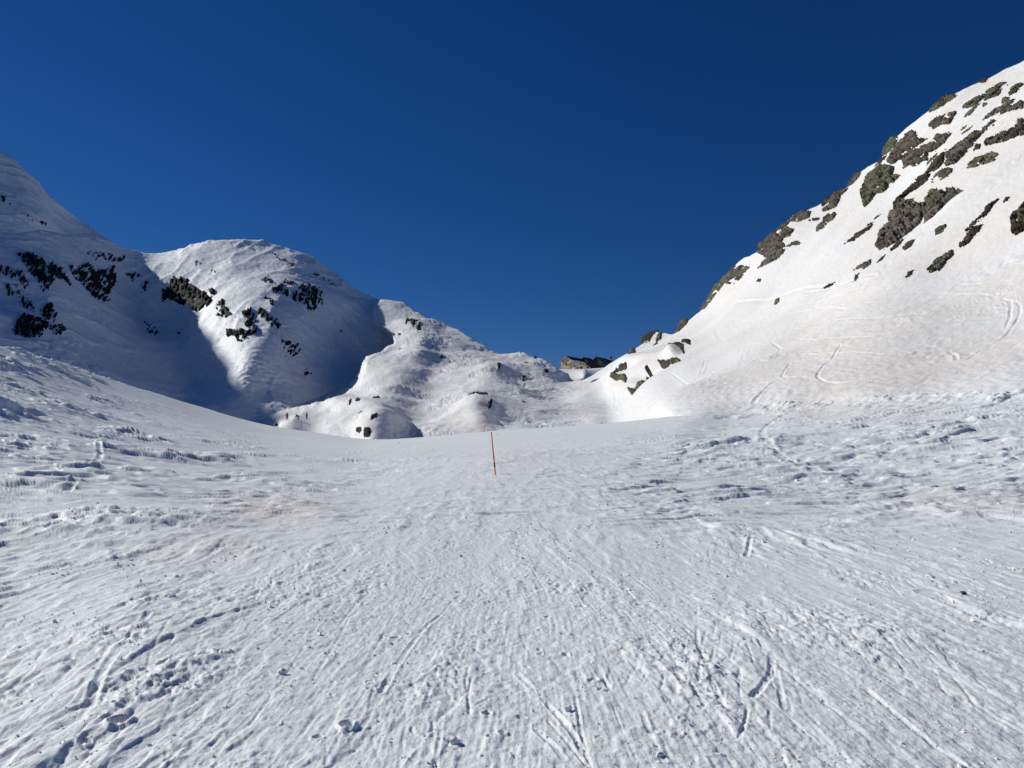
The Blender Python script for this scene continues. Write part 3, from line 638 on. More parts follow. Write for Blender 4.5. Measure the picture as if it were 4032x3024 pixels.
# ------------------------------------------------------------------ rock outcrops standing out of the snow
RA = lambda l: [(3000 + x * .46655, 200 + y * .46655) for x, y in l]
RC = lambda l: [(2100 + x * .4521, 1250 + y * .4521) for x, y in l]
RD = lambda l: [(x * .4521, 560 + y * .4521) for x, y in l]
RE = lambda l: [(600 + x * .4521, 900 + y * .4521) for x, y in l]
RG = lambda l: [(1300 + x * .4521, 1250 + y * .4521) for x, y in l]
def rock(layer, poly, mat, label, Hm=1.6, solid=1.0, lam=3.0, step=2.6, cat='rock outcrop', group=None, edge=3.0, name='rock_outcrop', grow=0.0, stretch=1.0):
    p = np.array(poly, float); m = 9 if solid > .8 else 6
    nx = int((np.ptp(p[:, 0]) + 2 * m) / step) + 2; ny = int((np.ptp(p[:, 1]) + 2 * m) / step) + 2
    gx = np.linspace(p[:, 0].min() - m, p[:, 0].max() + m, nx); gy = np.linspace(p[:, 1].min() - m, p[:, 1].max() + m, ny)
    px, py = np.meshgrid(gx, gy)
    fx, fy = px.ravel(), py.ravel()
    d = seg_dist(fx, fy, list(poly) + [poly[0]]); d = np.where(inside(fx, fy, poly), d, -d).reshape(px.shape)
    d = d + edge * perlin(px / 9, py / 7, 3.0) + edge * 0.8 * perlin(px / 4, py / 3.2, 8.0)
    if solid > .8: d = d - 0.5 + grow + (edge - 1) * 1.2 * perlin(px / 2.6, py / 5.0, 18.0)
    uu = px * .82 - py * .57; vv = px * .57 + py * .82
    P, N, D = surf(layer, px, py); x, y, z = P[..., 0], P[..., 1], P[..., 2]
    mp = D / F
    big = 1 - 2 * np.abs(perlin(x / lam, y / lam, z / (lam * stretch))); sml = fbm(x / (lam * .35), y / (lam * .35), z / (lam * .35 * stretch), 3, .6)
    ledge = sm(.0, .10, perlin(x / (lam * 1.6) + 7, y / (lam * 1.6), z / (lam * .7)))
    prof = np.clip((d + 1.0) / 4.0, -1.8, 1); Hm = Hm * (.34 if solid > .8 else .55)
    if solid > .8:
        h = Hm * np.where(prof > 0, prof ** .5 * (.60 + .30 * big + .07 * sml + .5 * ledge), prof)
        h = h - Hm * .4 * sm(.05, .02, np.abs(perlin(uu / 34, vv / 13, 5.0))) - Hm * .3 * sm(.05, .02, np.abs(perlin(uu / 16, vv / 30, 9.0)))
        hole = sm(.24, .31, perlin(uu / 42, vv / 8, 31.0) + .25 * perlin(px / 6, py / 6, 33.0)) * sm(60, 90, max(np.ptp(p[:, 0]), np.ptp(p[:, 1])))
        h = h - Hm * 2.6 * hole
    else:
        sl = px + .35 * py; n = .75 * perlin(sl / 13, py / 20, lam) + .6 * perlin(sl / 6, py / 10, 4 + lam) + .4 * perlin(sl / 2.8, py / 4.5, 9 + lam)
        h = Hm * np.clip(n * 2.6 + solid * sm(-4, 12, d) * 1.9 - .5 - 2.0 * sm(0, -6, d), -.6, .9)
        h = h * (.7 + .3 * big)
    gz = (z - z.min()) / (np.ptp(z) + 1e-6)
    V = P + N * h[..., None] + np.array([0, 0, 1.0]) * (h * .25)[..., None]
    idx = np.arange(px.size).reshape(px.shape)
    ok = h > -.5 * Hm
    kq = ok[:-1, :-1] | ok[1:, :-1] | ok[1:, 1:] | ok[:-1, 1:]
    Q = np.stack([idx[:-1, :-1], idx[1:, :-1], idx[1:, 1:], idx[:-1, 1:]], -1)[kq]
    if len(Q) == 0: return None
    if solid > .8:                                   # keep only the main body
        lab = np.arange(px.size)
        while True:
            mn = lab[Q].min(1); old = lab.copy()
            for k in range(4): np.minimum.at(lab, Q[:, k], mn)
            if (lab == old).all(): break
        root_, cnt = np.unique(lab[Q[:, 0]], return_counts=True); Q = Q[lab[Q[:, 0]] == root_[cnt.argmax()]]
    used = np.unique(Q); rm = np.full(px.size, -1); rm[used] = np.arange(len(used))
    o = mesh_np(name, V.reshape(-1, 3)[used], rm[Q], mat, smooth=True)
    return tag(o, label, cat, group)
GR_R = 'rock outcrops on the right-hand slope'; GR_L = 'dark rock outcrops on the shaded mountain'; GR_K = 'small rocks in the snow knolls'; GR_C = 'rocks of the low crag beside the saddle'
RIGHT_ROCKS = [
 (RA([(1640,352),(1590,360),(1530,395),(1470,445),(1440,485),(1415,525),(1470,500),(1540,455),(1600,410),(1640,380)]), M_OLIVE, 'long olive-grey rock on the skyline, highest of the large skyline rocks', 1.5, 1),
 (RA([(1630,505),(1560,530),(1490,570),(1440,610),(1410,640),(1450,660),(1520,620),(1590,620),(1610,570),(1640,520)]), M_GREY, 'squat grey-green rock just below the highest skyline rock, snow on its top edge', 1.8, 1),
 (RA([(2050,250),(1990,250),(1930,280),(1880,330),(1830,360),(1780,400),(1710,440),(1690,480),(1740,480),(1810,450),(1870,390),(1900,340),(1960,330),(2030,300)]), M_OLIVE, 'uppermost long rock band near the top right, pale olive, curved like a sickle', 1.6, 1),
 (RA([(2080,260),(2040,290),(1960,320),(1900,370),(1870,420),(1930,400),(1990,370),(2030,310)]), M_GREY, 'slim grey rock tucked under the right end of the uppermost band', 1.3, 1),
 (RA([(1290,680),(1240,700),(1190,760),(1130,800),(1080,850),(1040,930),(1100,960),(1180,930),(1200,850),(1260,840),(1330,790),(1400,740),(1330,760),(1300,700)]), M_GREY, 'dark broken crag behind the olive cliff, its upper left half under an icy snow patch', 2.4, .95),
 (RA([(1600,700),(1560,720),(1490,710),(1430,790),(1350,820),(1240,850),(1200,900),(1190,990),(1250,960),(1290,985),(1350,930),(1400,920),(1400,860),(1470,850),(1540,790)]), M_GREY, 'wide grey crag with brown turf ledges, right half of the biggest rock mass', 2.4, .95),
 (RA([(1140,712),(1080,745),(1010,815),(998,885),(1060,850),(1120,800),(1148,750)]), M_OLIVE, 'olive rock bulging out of the skyline beside the biggest rock mass', 2.2, 1),
 (RA([(1040,870),(990,890),(930,960),(980,940),(1030,900)]), M_BROWN, 'thin brown rock rib just under the skyline left of the biggest rock mass', .9, 1),
 (RA([(1110,980),(1010,960),(940,1000),(880,1030),(845,1120),(830,1200),(850,1310),(900,1270),(950,1200),(1020,1190),(1060,1150),(1050,1120),(1110,1100),(1170,1045),(1100,1045)]), M_OLIVE, 'mossy green cliff with a ragged foot above the snow chute', 2.8, .92),
 (RA([(1990,610),(1930,640),(1800,720),(1700,800),(1600,880),(1560,900),(1590,940),(1570,1000),(1650,970),(1740,880),(1790,830),(1840,770),(1900,700),(1980,650)]), M_GREY, 'long straight grey slab slanting up to the right in the middle of the rock field', 2.2, 1),
 (RA([(1580,850),(1500,920),(1430,1000),(1380,1050),(1280,1130),(1180,1210),(1130,1300),(1110,1320),(1180,1300),(1250,1210),(1340,1170),(1420,1110),(1430,1040),(1510,1010),(1550,960),(1560,900)]), M_BROWN, 'long brown and olive rib running down towards the big tan slab', 2.0, .96),
 (RA([(2230,600),(2160,630),(2150,660),(2060,710),(1990,740),(1920,770),(1890,810),(1960,790),(2030,780),(2110,750),(2230,720)]), M_GREY, 'broad grey band cut off by the right edge with dark brown left end', 2.2, 1),
 (RA([(2150,420),(2100,440),(2020,490),(1950,530),(1880,600),(1960,570),(2040,520),(2140,450)]), M_GREY, 'narrow grey blade of rock with both ends pointed, above the broad band', 1.3, 1),
 (RA([(2230,445),(2140,480),(2060,530),(2025,570),(2100,540),(2230,520)]), M_GREY, 'dark rock reaching the right edge, between the narrow blade and the broad band', 1.5, 1),
 (RA([(2205,265),(2130,290),(2080,330),(2110,320),(2090,390),(2040,420),(2030,460),(2090,430),(2110,380),(2150,360),(2195,300)]), M_OLIVE, 'hooked brown and olive rock at the top right corner of the rock field', 1.5, .95),
 (RA([(2000,870),(1960,860),(1900,890),(1820,920),(1770,960),(1745,1000),(1810,990),(1880,960),(1960,940),(2005,900)]), M_OLIVE, 'smooth oval olive rock alone in clean snow below the broad band', 1.5, 1),
 (RA([(1620,1010),(1560,1020),(1500,1060),(1460,1110),(1450,1135),(1520,1110),(1590,1080),(1625,1040)]), M_OLIVE, 'small oval olive rock left of the smooth oval one', 1.3, 1),
 (RA([(1360,1305),(1290,1310),(1220,1290),(1150,1330),(1110,1400),(1080,1470),(1020,1540),(955,1650),(1000,1690),(1120,1620),(1200,1560),(1280,1500),(1350,1440),(1370,1380)]), M_TAN, 'big tan wedge-shaped slab tapering down to the left', 2.6, 1),
 (RA([(1650,1165),(1570,1200),(1470,1240),(1400,1270),(1375,1340),(1370,1470),(1440,1430),(1510,1370),(1560,1310),(1640,1250),(1720,1210),(1640,1205)]), M_TAN, 'tan slab with a pointed foot, right neighbour of the big wedge-shaped one', 2.4, 1),
 (RA([(1500,1180),(1440,1200),(1400,1262),(1460,1235),(1500,1205)]), M_OLIVE, 'pale olive block perched over the tan slab with the pointed foot', 1.2, 1),
 (RA([(1310,1258),(1250,1285),(1170,1330),(1240,1300),(1290,1300)]), M_OLIVE, 'olive cap resting on the top of the big wedge-shaped slab', 1.2, 1),
 (RA([(2235,1270),(2180,1320),(2120,1380),(2090,1430),(2080,1500),(2110,1520),(2160,1490),(2235,1440)]), M_BROWN, 'dark brown and olive rock cut by the right edge, low on the rock field', 2.0, 1),
 (RA([(2010,1250),(1960,1280),(1910,1310),(1880,1370),(1800,1430),(1740,1490),(1680,1550),(1730,1520),(1800,1460),(1890,1390),(1940,1330)]), M_BROWN, 'long thin nearly black crack line of rock with a fine tail', 1.1, 1),
 (RA([(1865,1460),(1800,1490),(1740,1530),(1690,1590),(1640,1640),(1700,1620),(1740,1590),(1780,1550),(1830,1500)]), M_BROWN, 'dark turf-covered rib just under the long thin crack line', 1.2, 1),
 (RA([(2090,1225),(2050,1240),(2030,1285),(2070,1265)]), M_BROWN, 'small dark oval rock above the end of the long thin crack line', .8, 1),
 (RA([(1580,1495),(1530,1510),(1485,1540),(1480,1580),(1530,1560),(1570,1520)]), M_OLIVE, 'little olive boulder between the tan slabs and the dark turf rib', 1.0, 1),
 (RA([(955,1460),(910,1480),(880,1520),(820,1560),(760,1610),(705,1655),(790,1620),(860,1570),(920,1530),(950,1500)]), M_BROWN, 'brown stone with a tail running down left, beside the big tan slab', 1.0, .95),
 (RA([(1010,1380),(970,1395),(950,1435),(990,1410)]), M_BROWN, 'small brown stone above the one with the broken tail', .7, 1),
 (RA([(820,990),(760,1015),(720,1065),(688,1120),(740,1100),(790,1050)]), M_GREY, 'grey skyline rock beside the top of the snow chute', 1.5, 1),
 (RA([(700,1130),(640,1145),(590,1172),(520,1222),(480,1285),(490,1335),(540,1320),(600,1290),(630,1240),(640,1190),(690,1160)]), M_GREY, 'dark jagged skyline crag left of the snow chute', 2.0, .93),
 (RA([(600,1340),(540,1360),(500,1400),(450,1470),(440,1510),(510,1490),(540,1440),(600,1410),(610,1370)]), M_GREY, 'dark crag with snow spots just below the jagged skyline crag', 1.6, .92),
 (RA([(400,1335),(320,1345),(270,1385),(220,1440),(300,1440),(380,1390)]), M_GREY, 'sloping grey skyline rock below the jagged crag', 1.5, 1),
 (RA([(470,1385),(400,1400),(340,1420),(270,1450),(380,1425),(460,1412)]), M_BROWN, 'flat brown ledge under the sloping grey skyline rock', .9, 1),
 (RA([(235,1435),(180,1475),(120,1535),(60,1595),(-30,1650),(60,1670),(130,1650),(180,1600),(250,1560),(270,1500),(210,1490)]), M_GREY, 'long dark skyline crag with a snowy inner edge halfway down the ridge', 2.0, .93),
 (R6([(640,400),(590,400),(500,470),(478,498),(510,515),(540,540),(485,605),(550,575),(620,520),(650,480),(650,430)]), M_GREY, 'dark overhanging skyline crag with a tail pointing down left', 2.0, 1),
 (R6([(745,415),(715,405),(690,420),(650,455),(690,440),(740,428)]), M_BROWN, 'scatter of tiny brown stones beside the overhanging skyline crag', .6, .95),
 (R6([(430,590),(380,578),(320,600),(285,655),(270,702),(320,700),(370,660),(400,620)]), M_GREY, 'dark crag capped with snow, second skyline crag from the bottom', 1.8, 1),
 (R6([(350,582),(300,628),(250,672),(200,725),(150,795),(100,868),(130,855),(175,805),(225,750),(270,690),(310,630)]), M_OLIVE, 'narrow brown-green rim of rock along the steepest part of the skyline', 1.3, 1),
 (R6([(615,790),(590,793),(577,815),(578,833),(600,825),(615,808)]), M_OLIVE, 'single olive boulder alone in the snow below the skyline', .8, 1),
 (R6([(505,670),(482,673),(473,693),(500,688)]), M_BROWN, 'small brown stone in clean snow near the lower skyline', .6, 1),
 (R6([(1735,460),(1680,480),(1620,530),(1570,585),(1566,606),(1640,580),(1700,520),(1730,490)]), M_OLIVE, 'smooth light green rock, lowest of the large rocks on the slope', 1.2, 1),
 (R6([(1140,630),(1115,645),(1095,685),(1130,660)]), M_BROWN, 'leaf-shaped dark stone standing upright in the snow', .6, 1),
 (R6([(970,672),(930,688),(885,720),(930,710)]), M_BROWN, 'thin slanting reddish stone beside the long traverse track', .6, 1),
 (R6([(1215,532),(1180,550),(1130,575),(1092,612),(1150,592),(1170,608),(1210,575)]), M_GREY, 'pair of joined grey stones under the tip of the big tan slab', .9, 1),
 (R6([(1430,400),(1380,420),(1340,465),(1335,487),(1390,462)]), M_BROWN, 'brown stone touching the lower edge of the big tan slab', .8, 1),
 (R6([(1510,412),(1460,432),(1425,470),(1440,490),(1480,470)]), M_BROWN, 'ragged dark stone right of the tip of the big tan slab', .8, 1),
 (R6([(1488,600),(1455,618),(1432,652),(1465,637)]), M_BROWN, 'tiny dark sliver left of the light green rock', .5, 1),
 (R6([(1312,508),(1280,538),(1248,572),(1290,548)]), M_BROWN, 'thin chain of dark stones under the brown one at the slab edge', .5, 1),
 (RA([(1875,200),(1830,215),(1822,248),(1862,237)]), M_BROWN, 'small brown skyline stone between the summit snow and the highest skyline rock', .9, 1),
 (RA([(1740,640),(1700,660),(1685,695),(1730,670)]), M_OLIVE, 'small olive stone under the squat grey-green rock', .7, 1),
 (RA([(1802,643),(1750,675),(1698,725),(1765,690)]), M_BROWN, 'thin brown stone above the long straight slab', .6, 1),
 (RA([(1850,438),(1790,468),(1740,518),(1708,568),(1762,547),(1805,492)]), M_OLIVE, 'slanting olive sliver below the uppermost band', .9, 1),
 (RA([(1905,433),(1870,448),(1853,477),(1897,460)]), M_OLIVE, 'small pale stone between the slanting sliver and the narrow blade', .7, 1),
 (RA([(1862,798),(1820,808),(1798,862),(1850,832)]), M_BROWN, 'brown stone at the left end of the broad band', .8, 1),
 (RA([(1500,872),(1460,890),(1400,940),(1392,985),(1440,945),(1490,905)]), M_GREY, 'grey splinter between the wide crag and the long brown rib', 1.0, 1),
]
for poly, mat, lab, hm, so in RIGHT_ROCKS: rock('right', poly, mat, lab, hm, so, lam=2.6 + hm, group=GR_R)
CRAG = [
 (RC([(1340,8),(1290,18),(1260,50),(1250,90),(1226,120),(1270,110),(1310,75),(1332,50)]), M_GREY, 'brown-grey rock head standing on the skyline above the low crag', 2.2),
 (RC([(1085,118),(1040,134),(1000,155),(960,188),(940,215),(1000,195),(1040,160)]), M_BROWN, 'dark rock edge on the skyline left of the rock head', 1.3),
 (RC([(1115,133),(1080,148),(1058,182),(1092,165)]), M_BROWN, 'small brown stone just inside the skyline edge', .9),
 (RC([(1072,196),(1045,204),(1038,224),(1066,213)]), M_GREY, 'square little stone below the skyline edge', .9),
 (RC([(875,262),(850,278),(822,312),(850,322),(872,297)]), M_OLIVE, 'olive stone on the lower skyline nearest the stone house', 1.2),
 (RC([(1372,222),(1320,208),(1298,228),(1330,236),(1345,243),(1372,240)]), M_DARK, 'highest dark block of the low crag, hooded with snow', 1.2),
 (RC([(1302,258),(1240,260),(1196,280),(1204,302),(1240,282),(1288,278),(1305,304)]), M_OLIVE, 'thin rock brow over the snow shelf of the low crag', 1.1),
 (RC([(1275,375),(1240,353),(1200,358),(1185,385),(1230,397),(1270,388)]), M_OLIVE, 'rounded olive boulder at the right end of the low crag', 1.6),
 (RC([(1188,366),(1140,376),(1098,388),(1104,410),(1140,408),(1182,392)]), M_BROWN, 'dark flat block left of the rounded olive boulder', 1.1),
 (RC([(845,448),(800,460),(755,490),(790,495),(835,477)]), M_BROWN, 'reddish brown flake at the upper left of the low crag', 1.0),
 (RC([(752,483),(715,512),(698,555),(730,535),(764,502)]), M_DARK, 'black ragged stones at the left tip of the low crag', .9),
 (RC([(832,533),(780,545),(740,540),(718,565),(760,582),(790,567),(826,582),(834,555)]), M_OLIVE, 'olive block over the brown stained snow', 1.2),
 (RC([(978,546),(930,548),(900,588),(883,627),(940,622),(972,592)]), M_OLIVE, 'large dark green block, lowest right of the low crag', 1.8),
 (RC([(872,618),(833,622),(848,660),(870,682),(888,655)]), M_OLIVE, 'green block at the very foot of the low crag', 1.3),
 (RC([(1002,438),(984,452),(994,487),(1012,482)]), M_DARK, 'upright dark stone in the blue-shaded snow hollow', .9),
 (RC([(978,488),(957,498),(964,515),(978,510)]), M_DARK, 'tiny dark stone below the upright one in the hollow', .8),
 (RC([(1118,426),(1104,442),(1115,455),(1124,440)]), M_DARK, 'tiny dark stone under the flat block', .8),
 (RC([(570,512),(520,528),(495,547),(530,535)]), M_DARK, 'thin dark line of rock in smooth snow left of the low crag', .5),
]
for i, (poly, mat, lab, hm) in enumerate(CRAG): rock('right', poly, mat, lab, hm * (.6 if i < 2 else 1.4), 1.0, lam=3.0, group=GR_C, edge=2.2, step=2.0, grow=(0.5 if i < 2 else 2.0))
KN = [
 (RG([(202,742),(175,756),(162,780),(188,780)]), 'left stone of the pair at the foot of the lit snow shoulder'),
 (RG([(268,740),(240,750),(226,770),(268,768)]), 'right stone of the pair at the foot of the lit snow shoulder'),
 (RG([(430,698),(385,698),(372,722),(402,716),(430,710)]), 'lone dark stone above the pair at the foot of the lit shoulder'),
 (RG([(352,998),(315,1003),(298,1047),(348,1047)]), 'square dark rock at the bottom of the front snow mound'),
 (RG([(292,993),(250,996),(236,1012),(265,1024),(292,1017)]), 'flat black rock left of the square one on the front mound'),
 (RG([(408,936),(375,938),(366,960),(397,954)]), 'small black stone on the shaded side of the front mound'),
 (RG([(288,840),(262,843),(248,858),(282,852)]), 'small stone on top of the front snow mound'),
 (RG([(1400,684),(1365,660),(1310,664),(1285,688),(1350,676),(1380,692)]), 'dark arched brow of rock over the bright wind-scooped hollow'),
 (RG([(1302,688),(1250,698),(1210,722),(1262,715)]), 'slanting dark rib left of the arched brow'),
 (RG([(1362,712),(1300,710),(1262,706),(1300,728),(1358,732)]), 'thin dark ledge beneath the arched brow'),
 (RG([(1400,756),(1372,768),(1378,798),(1404,792)]), 'black stone on the shaded flank below the arched brow'),
 (RG([(1184,650),(1160,642),(1146,660),(1178,660)]), 'small rounded stone up left of the arched brow'),
 (RG([(1480,472),(1452,478),(1458,512),(1482,507)]), 'dark stone in the middle of the upper knoll'),
 (RG([(1905,436),(1868,432),(1872,457),(1905,460)]), 'dark rock near the knoll top beside the stone house'),
 (RG([(1694,733),(1665,732),(1680,755)]), 'dark stone in the rippled hollow under the saddle'),
 (RG([(1730,478),(1720,468),(1710,500),(1730,500)]), 'little pointed black stone standing on the upper knoll'),
 (RG([(1694,513),(1672,520),(1676,543),(1692,533)]), 'stone just below the little pointed one'),
 (RG([(612,128),(588,130),(592,152),(612,150)]), 'dark stone high on the lit shoulder'),
 (RG([(1368,443),(1320,448),(1310,464),(1350,452)]), 'thin dark stone left of the middle stone of the upper knoll'),
 (RG([(1430,455),(1385,456),(1380,466),(1425,470)]), 'thin dark stone touching the middle stone of the upper knoll'),
 (RG([(1725,372),(1692,374),(1690,386),(1722,384)]), 'small flat stone near the skyline of the upper knoll'),
 (RG([(1800,326),(1775,324),(1778,336),(1798,338)]), 'tiny stone on the knoll skyline nearest the house'),
 (RG([(622,268),(592,268),(596,284),(620,282)]), 'small stone on the smooth brow of the lit shoulder'),
 (RG([(980,374),(958,374),(960,392),(978,392)]), 'small stone in the shallow gully of the lit shoulder'),
]
for poly, lab in KN: rock('knoll', poly, M_DARK, lab, .9, 1.0, lam=2.5, group=GR_K, edge=2.1, step=1.8, cat='rock')
rock('knoll', RG([(640,0),(720,-5),(770,40),(810,100),(740,90),(690,70),(620,50)]), M_DARK, 'loose patch of dark stones high on the lit shoulder near the skyline', 1.2, .32, lam=3.0, group=GR_K, step=2.2)
DOME = [
 (RE([(200,435),(150,470),(90,530),(66,610),(100,634),(140,600),(220,640),(290,650),(310,680),(360,706),(410,704),(440,680),(490,660),(512,630),(505,560),(545,540),(535,500),(490,505),(470,545),(420,520),(360,480),(310,490),(330,440),(260,428)]), 'largest black cliff at the upper edge of the shadow, heart shaped', 3.2, .80, 5.5),
 (RE([(640,600),(600,645),(572,700),(572,765),(620,775),(690,745),(662,690),(632,680)]), 'dark rock at the upper left of the snow-covered buttress', 2.6, .50, 4.5),
 (RE([(862,695),(800,712),(770,740),(810,780),(780,830),(830,850),(905,860),(910,800),(895,740)]), 'speckled rock wall on the right side of the buttress', 2.6, .42, 4.0),
 (RE([(650,850),(636,880),(640,925),(670,932),(700,940),(740,974),(790,964),(820,925),(900,895),(905,855),(850,862),(790,878),(750,850),(700,880)]), 'black foot of the buttress, rounded like a paw', 2.8, .62, 4.5),
 (RE([(1450,560),(1400,545),(1330,505),(1256,535),(1256,575),(1195,600),(1195,635),(1270,660),(1310,700),(1335,730),(1420,715),(1425,675),(1458,690),(1464,620)]), 'square group of cracked rocks high on the right of the domed mountain', 2.6, .40, 4.0),
 (RE([(1110,505),(1035,545),(1060,595),(1120,605),(1180,605),(1150,555)]), 'scattered rocks left of the square cracked group', 2.0, .28, 3.2),
 (RE([(965,395),(940,440),(990,500),(1045,510),(1035,450),(1000,405)]), 'small rocks highest in the centre of the domed mountain', 2.0, .28, 3.2),
 (RE([(950,590),(1000,650),(1020,695),(1075,685),(1045,635),(990,595)]), 'short diagonal line of rocks above the centre gully', 1.8, .32, 3.0),
 (RE([(890,690),(930,740),(1000,790),(1040,845),(1090,862),(1130,845),(1080,790),(1010,745),(940,685)]), 'long diagonal string of rocks right of the buttress', 1.9, .34, 3.2),
 (RE([(1120,965),(1200,990),(1262,1005),(1270,1060),(1240,1115),(1165,1110),(1190,1060),(1140,1050)]), 'lowest loose cluster of rocks on the grey face', 2.0, .28, 3.0),
 (RE([(1390,405),(1480,430),(1540,450),(1600,505),(1560,500),(1470,455)]), 'faint line of rocks under the right skyline of the dome', 1.6, .32, 3.0),
 (RE([(1150,455),(1215,475),(1230,535),(1180,530),(1140,500)]), 'small rocks between the centre ones and the square group', 1.8, .28, 3.0),
 (RE([(365,305),(400,290),(445,315),(380,324)]), 'single wind-plastered rock on the bright upper dome', 1.4, .35, 3.0),
 (RE([(485,345),(530,348),(570,375),(560,385),(500,365)]), 'second wind-plastered rock on the bright upper dome, lower right', 1.2, .25, 3.0),
 (RE([(1300,1235),(1345,1240),(1360,1290),(1310,1285)]), 'few faint stones at the bottom of the grey face', 1.2, .22, 2.5),
 (RE([(1050,215),(1130,260),(1200,310),(1270,345),(1200,330),(1110,275)]), 'faint diagonal string of stones near the top of the dome', 1.4, .26, 3.0),
 (RE([(1620,870),(1650,880),(1655,905),(1630,900)]), 'small stone in the deep shadow at the right of the face', 1.2, .5, 3.0),
 (RD([(120,990),(170,1000),(250,980),(330,1030),(380,1070),(395,1200),(430,1290),(370,1295),(300,1200),(240,1150),(180,1070)]), 'leftmost black cliff of the upper band, tall and pointed downwards', 2.8, .52, 4.0),
 (RD([(440,1060),(500,1068),(545,1100),(520,1150),(560,1180),(615,1270),(600,1295),(540,1220),(470,1200),(405,1290),(395,1130)]), 'second black cliff of the upper band with two hanging tails', 2.6, .48, 4.0),
 (RD([(580,1070),(650,1108),(740,1075),(800,1130),(900,1100),(990,1090),(1025,1200),(955,1290),(945,1385),(870,1365),(810,1345),(740,1250),(650,1175)]), 'broad speckled cliff of the upper band, third from the left', 2.6, .46, 4.0),
 (RD([(740,950),(850,965),(960,985),(1090,1010),(1060,1065),(960,1045),(800,1005)]), 'loose scatter of stones above the broad speckled cliff', 1.8, .22, 3.0),
 (RD([(1080,1145),(1200,1160),(1225,1185),(1140,1230)]), 'small dark rocks at the right end of the upper band', 1.8, .32, 3.0),
 (RD([(1235,1215),(1290,1225),(1285,1310),(1225,1310)]), 'short upright pair of rocks at the shadowed valley line', 1.8, .26, 3.0),
 (RD([(-60,1090),(60,1120),(160,1145),(245,1200),(245,1280),(160,1215),(50,1170),(-60,1170)]), 'arched line of rocks at the left picture edge', 2.0, .32, 3.4),
 (RD([(55,1235),(150,1245),(215,1290),(150,1300),(70,1310)]), 'thin curved rocks below the arched line at the left edge', 1.6, .30, 3.0),
 (RD([(170,1320),(260,1330),(298,1390),(298,1460),(225,1430)]), 'ring-shaped rocks above the low black crag', 1.8, .28, 3.0),
 (RD([(370,1390),(445,1410),(500,1490),(470,1565),(400,1535),(360,1470)]), 'dark green-black rock with a torn upper edge, left of the valley', 2.4, .46, 3.6),
 (RD([(110,1620),(200,1530),(290,1525),(390,1580),(410,1640),(330,1710),(240,1725),(110,1700)]), 'lowest black crag above the foreground snow hill', 2.6, .52, 3.8),
 (RD([(415,1620),(480,1610),(560,1560),(570,1650),(500,1700),(430,1690)]), 'broken rocks right of the lowest black crag', 1.8, .26, 3.0),
 (RD([(1270,1540),(1345,1580),(1380,1650),(1310,1665)]), 'small rocks alone in the middle of the blue shadow', 1.8, .26, 3.0),
 (RE([(160,865),(200,870),(245,905),(215,900)]), 'two tiny stones in the blue shadow below the heart-shaped cliff', 1.4, .35, 3.0),
]
for poly, lab, hm, so, lm in DOME: rock('dome', poly, M_DARK, lab, hm, so, lam=lm, group=GR_L, edge=4.0, step=2.3)
for poly, lab in ((RD([(0,500),(60,520),(80,570),(20,550)]), 'few dark stones on the far peak at the left picture edge'), (RD([(220,660),(290,680),(270,700)]), 'small dark stone halfway up the far peak'),
                  (RD([(330,690),(400,730),(430,770),(370,745)]), 'short line of dark stones low on the far peak')):
    rock('far', poly, M_DARK, lab, 2.0, .34, lam=4.5, group='dark stones on the far peak', step=2.3)

# ------------------------------------------------------------------ mountain house on the saddle
M_PLASTER = plain('cream_plaster', (0.78, 0.63, 0.42), .9, .1, nscale=.6, var=.12)
M_ROOF = plain('dark_slate', (0.035, 0.038, 0.045), .6, .3, nscale=1.5, var=.3)
M_SHED = plain('green_grey_sheet', (0.07, 0.09, 0.085), .6, .3, nscale=1.5, var=.2)
M_EAVE = plain('pale_eave_board', (0.55, 0.54, 0.52), .8, .2)
M_GLASS = plain('dark_glass', (0.03, 0.025, 0.025), .2, .5)
M_WOOD = plain('brown_wood', (0.13, 0.06, 0.03), .8, .2)
M_WHITE = plain('roof_snow', (0.82, 0.83, 0.86), .6, .2, var=.03)
M_STEEL = plain('grey_steel', (0.18, 0.18, 0.19), .5, .4, .3)
ang = math.radians(-37)
def unp(px, py, D): return Vector(unproj(np.array(px), np.array(py), np.array(D)))
HX, HY, HZ = 48.8 - math.cos(ang) * 10.6, 600 - math.sin(ang) * 10.6, 66.0
def gable_house(root, w, L, he, hr, ridge=None, roofmat=None, over=.7, thick=.35, u0=0, v0=0, z0=0, boards=True, snow=0.0, wallmat=None):
    r = w / 2 if ridge is None else ridge
    bm = bmesh.new(); prism(bm, [(u0, z0), (u0 + w, z0), (u0 + w, he), (u0 + r, hr), (u0, he)], v0, v0 + L); obj_bm('wall', bm, wallmat or M_PLASTER, root)
    s1 = (hr - he) / r; s2 = (hr - he) / (w - r)
    for sg, s, a, b in ((-1, s1, u0 - over, u0 + r), (1, s2, u0 + w + over, u0 + r)):
        za = he - over * s; bm = bmesh.new()
        prism(bm, [(a, za + .03), (b, hr + .03), (b, hr + thick + .03), (a, za + thick + .03)][::sg], v0 - over, v0 + L + over)
        ro = obj_bm('roof', bm, roofmat or M_ROOF, root)
        if boards:
            bm = bmesh.new(); prism(bm, [(a, za - .55), (b, hr - .55), (b, hr + .02), (a, za + .02)][::sg], v0 - over - .12, v0 - over - .004); obj_bm('eave_board', bm, M_EAVE, root)
        if snow:
            bm = bmesh.new(); k = .08
            prism(bm, [(a + (b - a) * k, za + (hr - za) * k + thick + .04), (b, hr + thick + .04), (b, hr + thick + snow), (a + (b - a) * (k + .04), za + (hr - za) * (k + .04) + thick + snow)][::sg], v0 - over + .1, v0 + L); obj_bm('roof_snow', bm, M_WHITE, root)
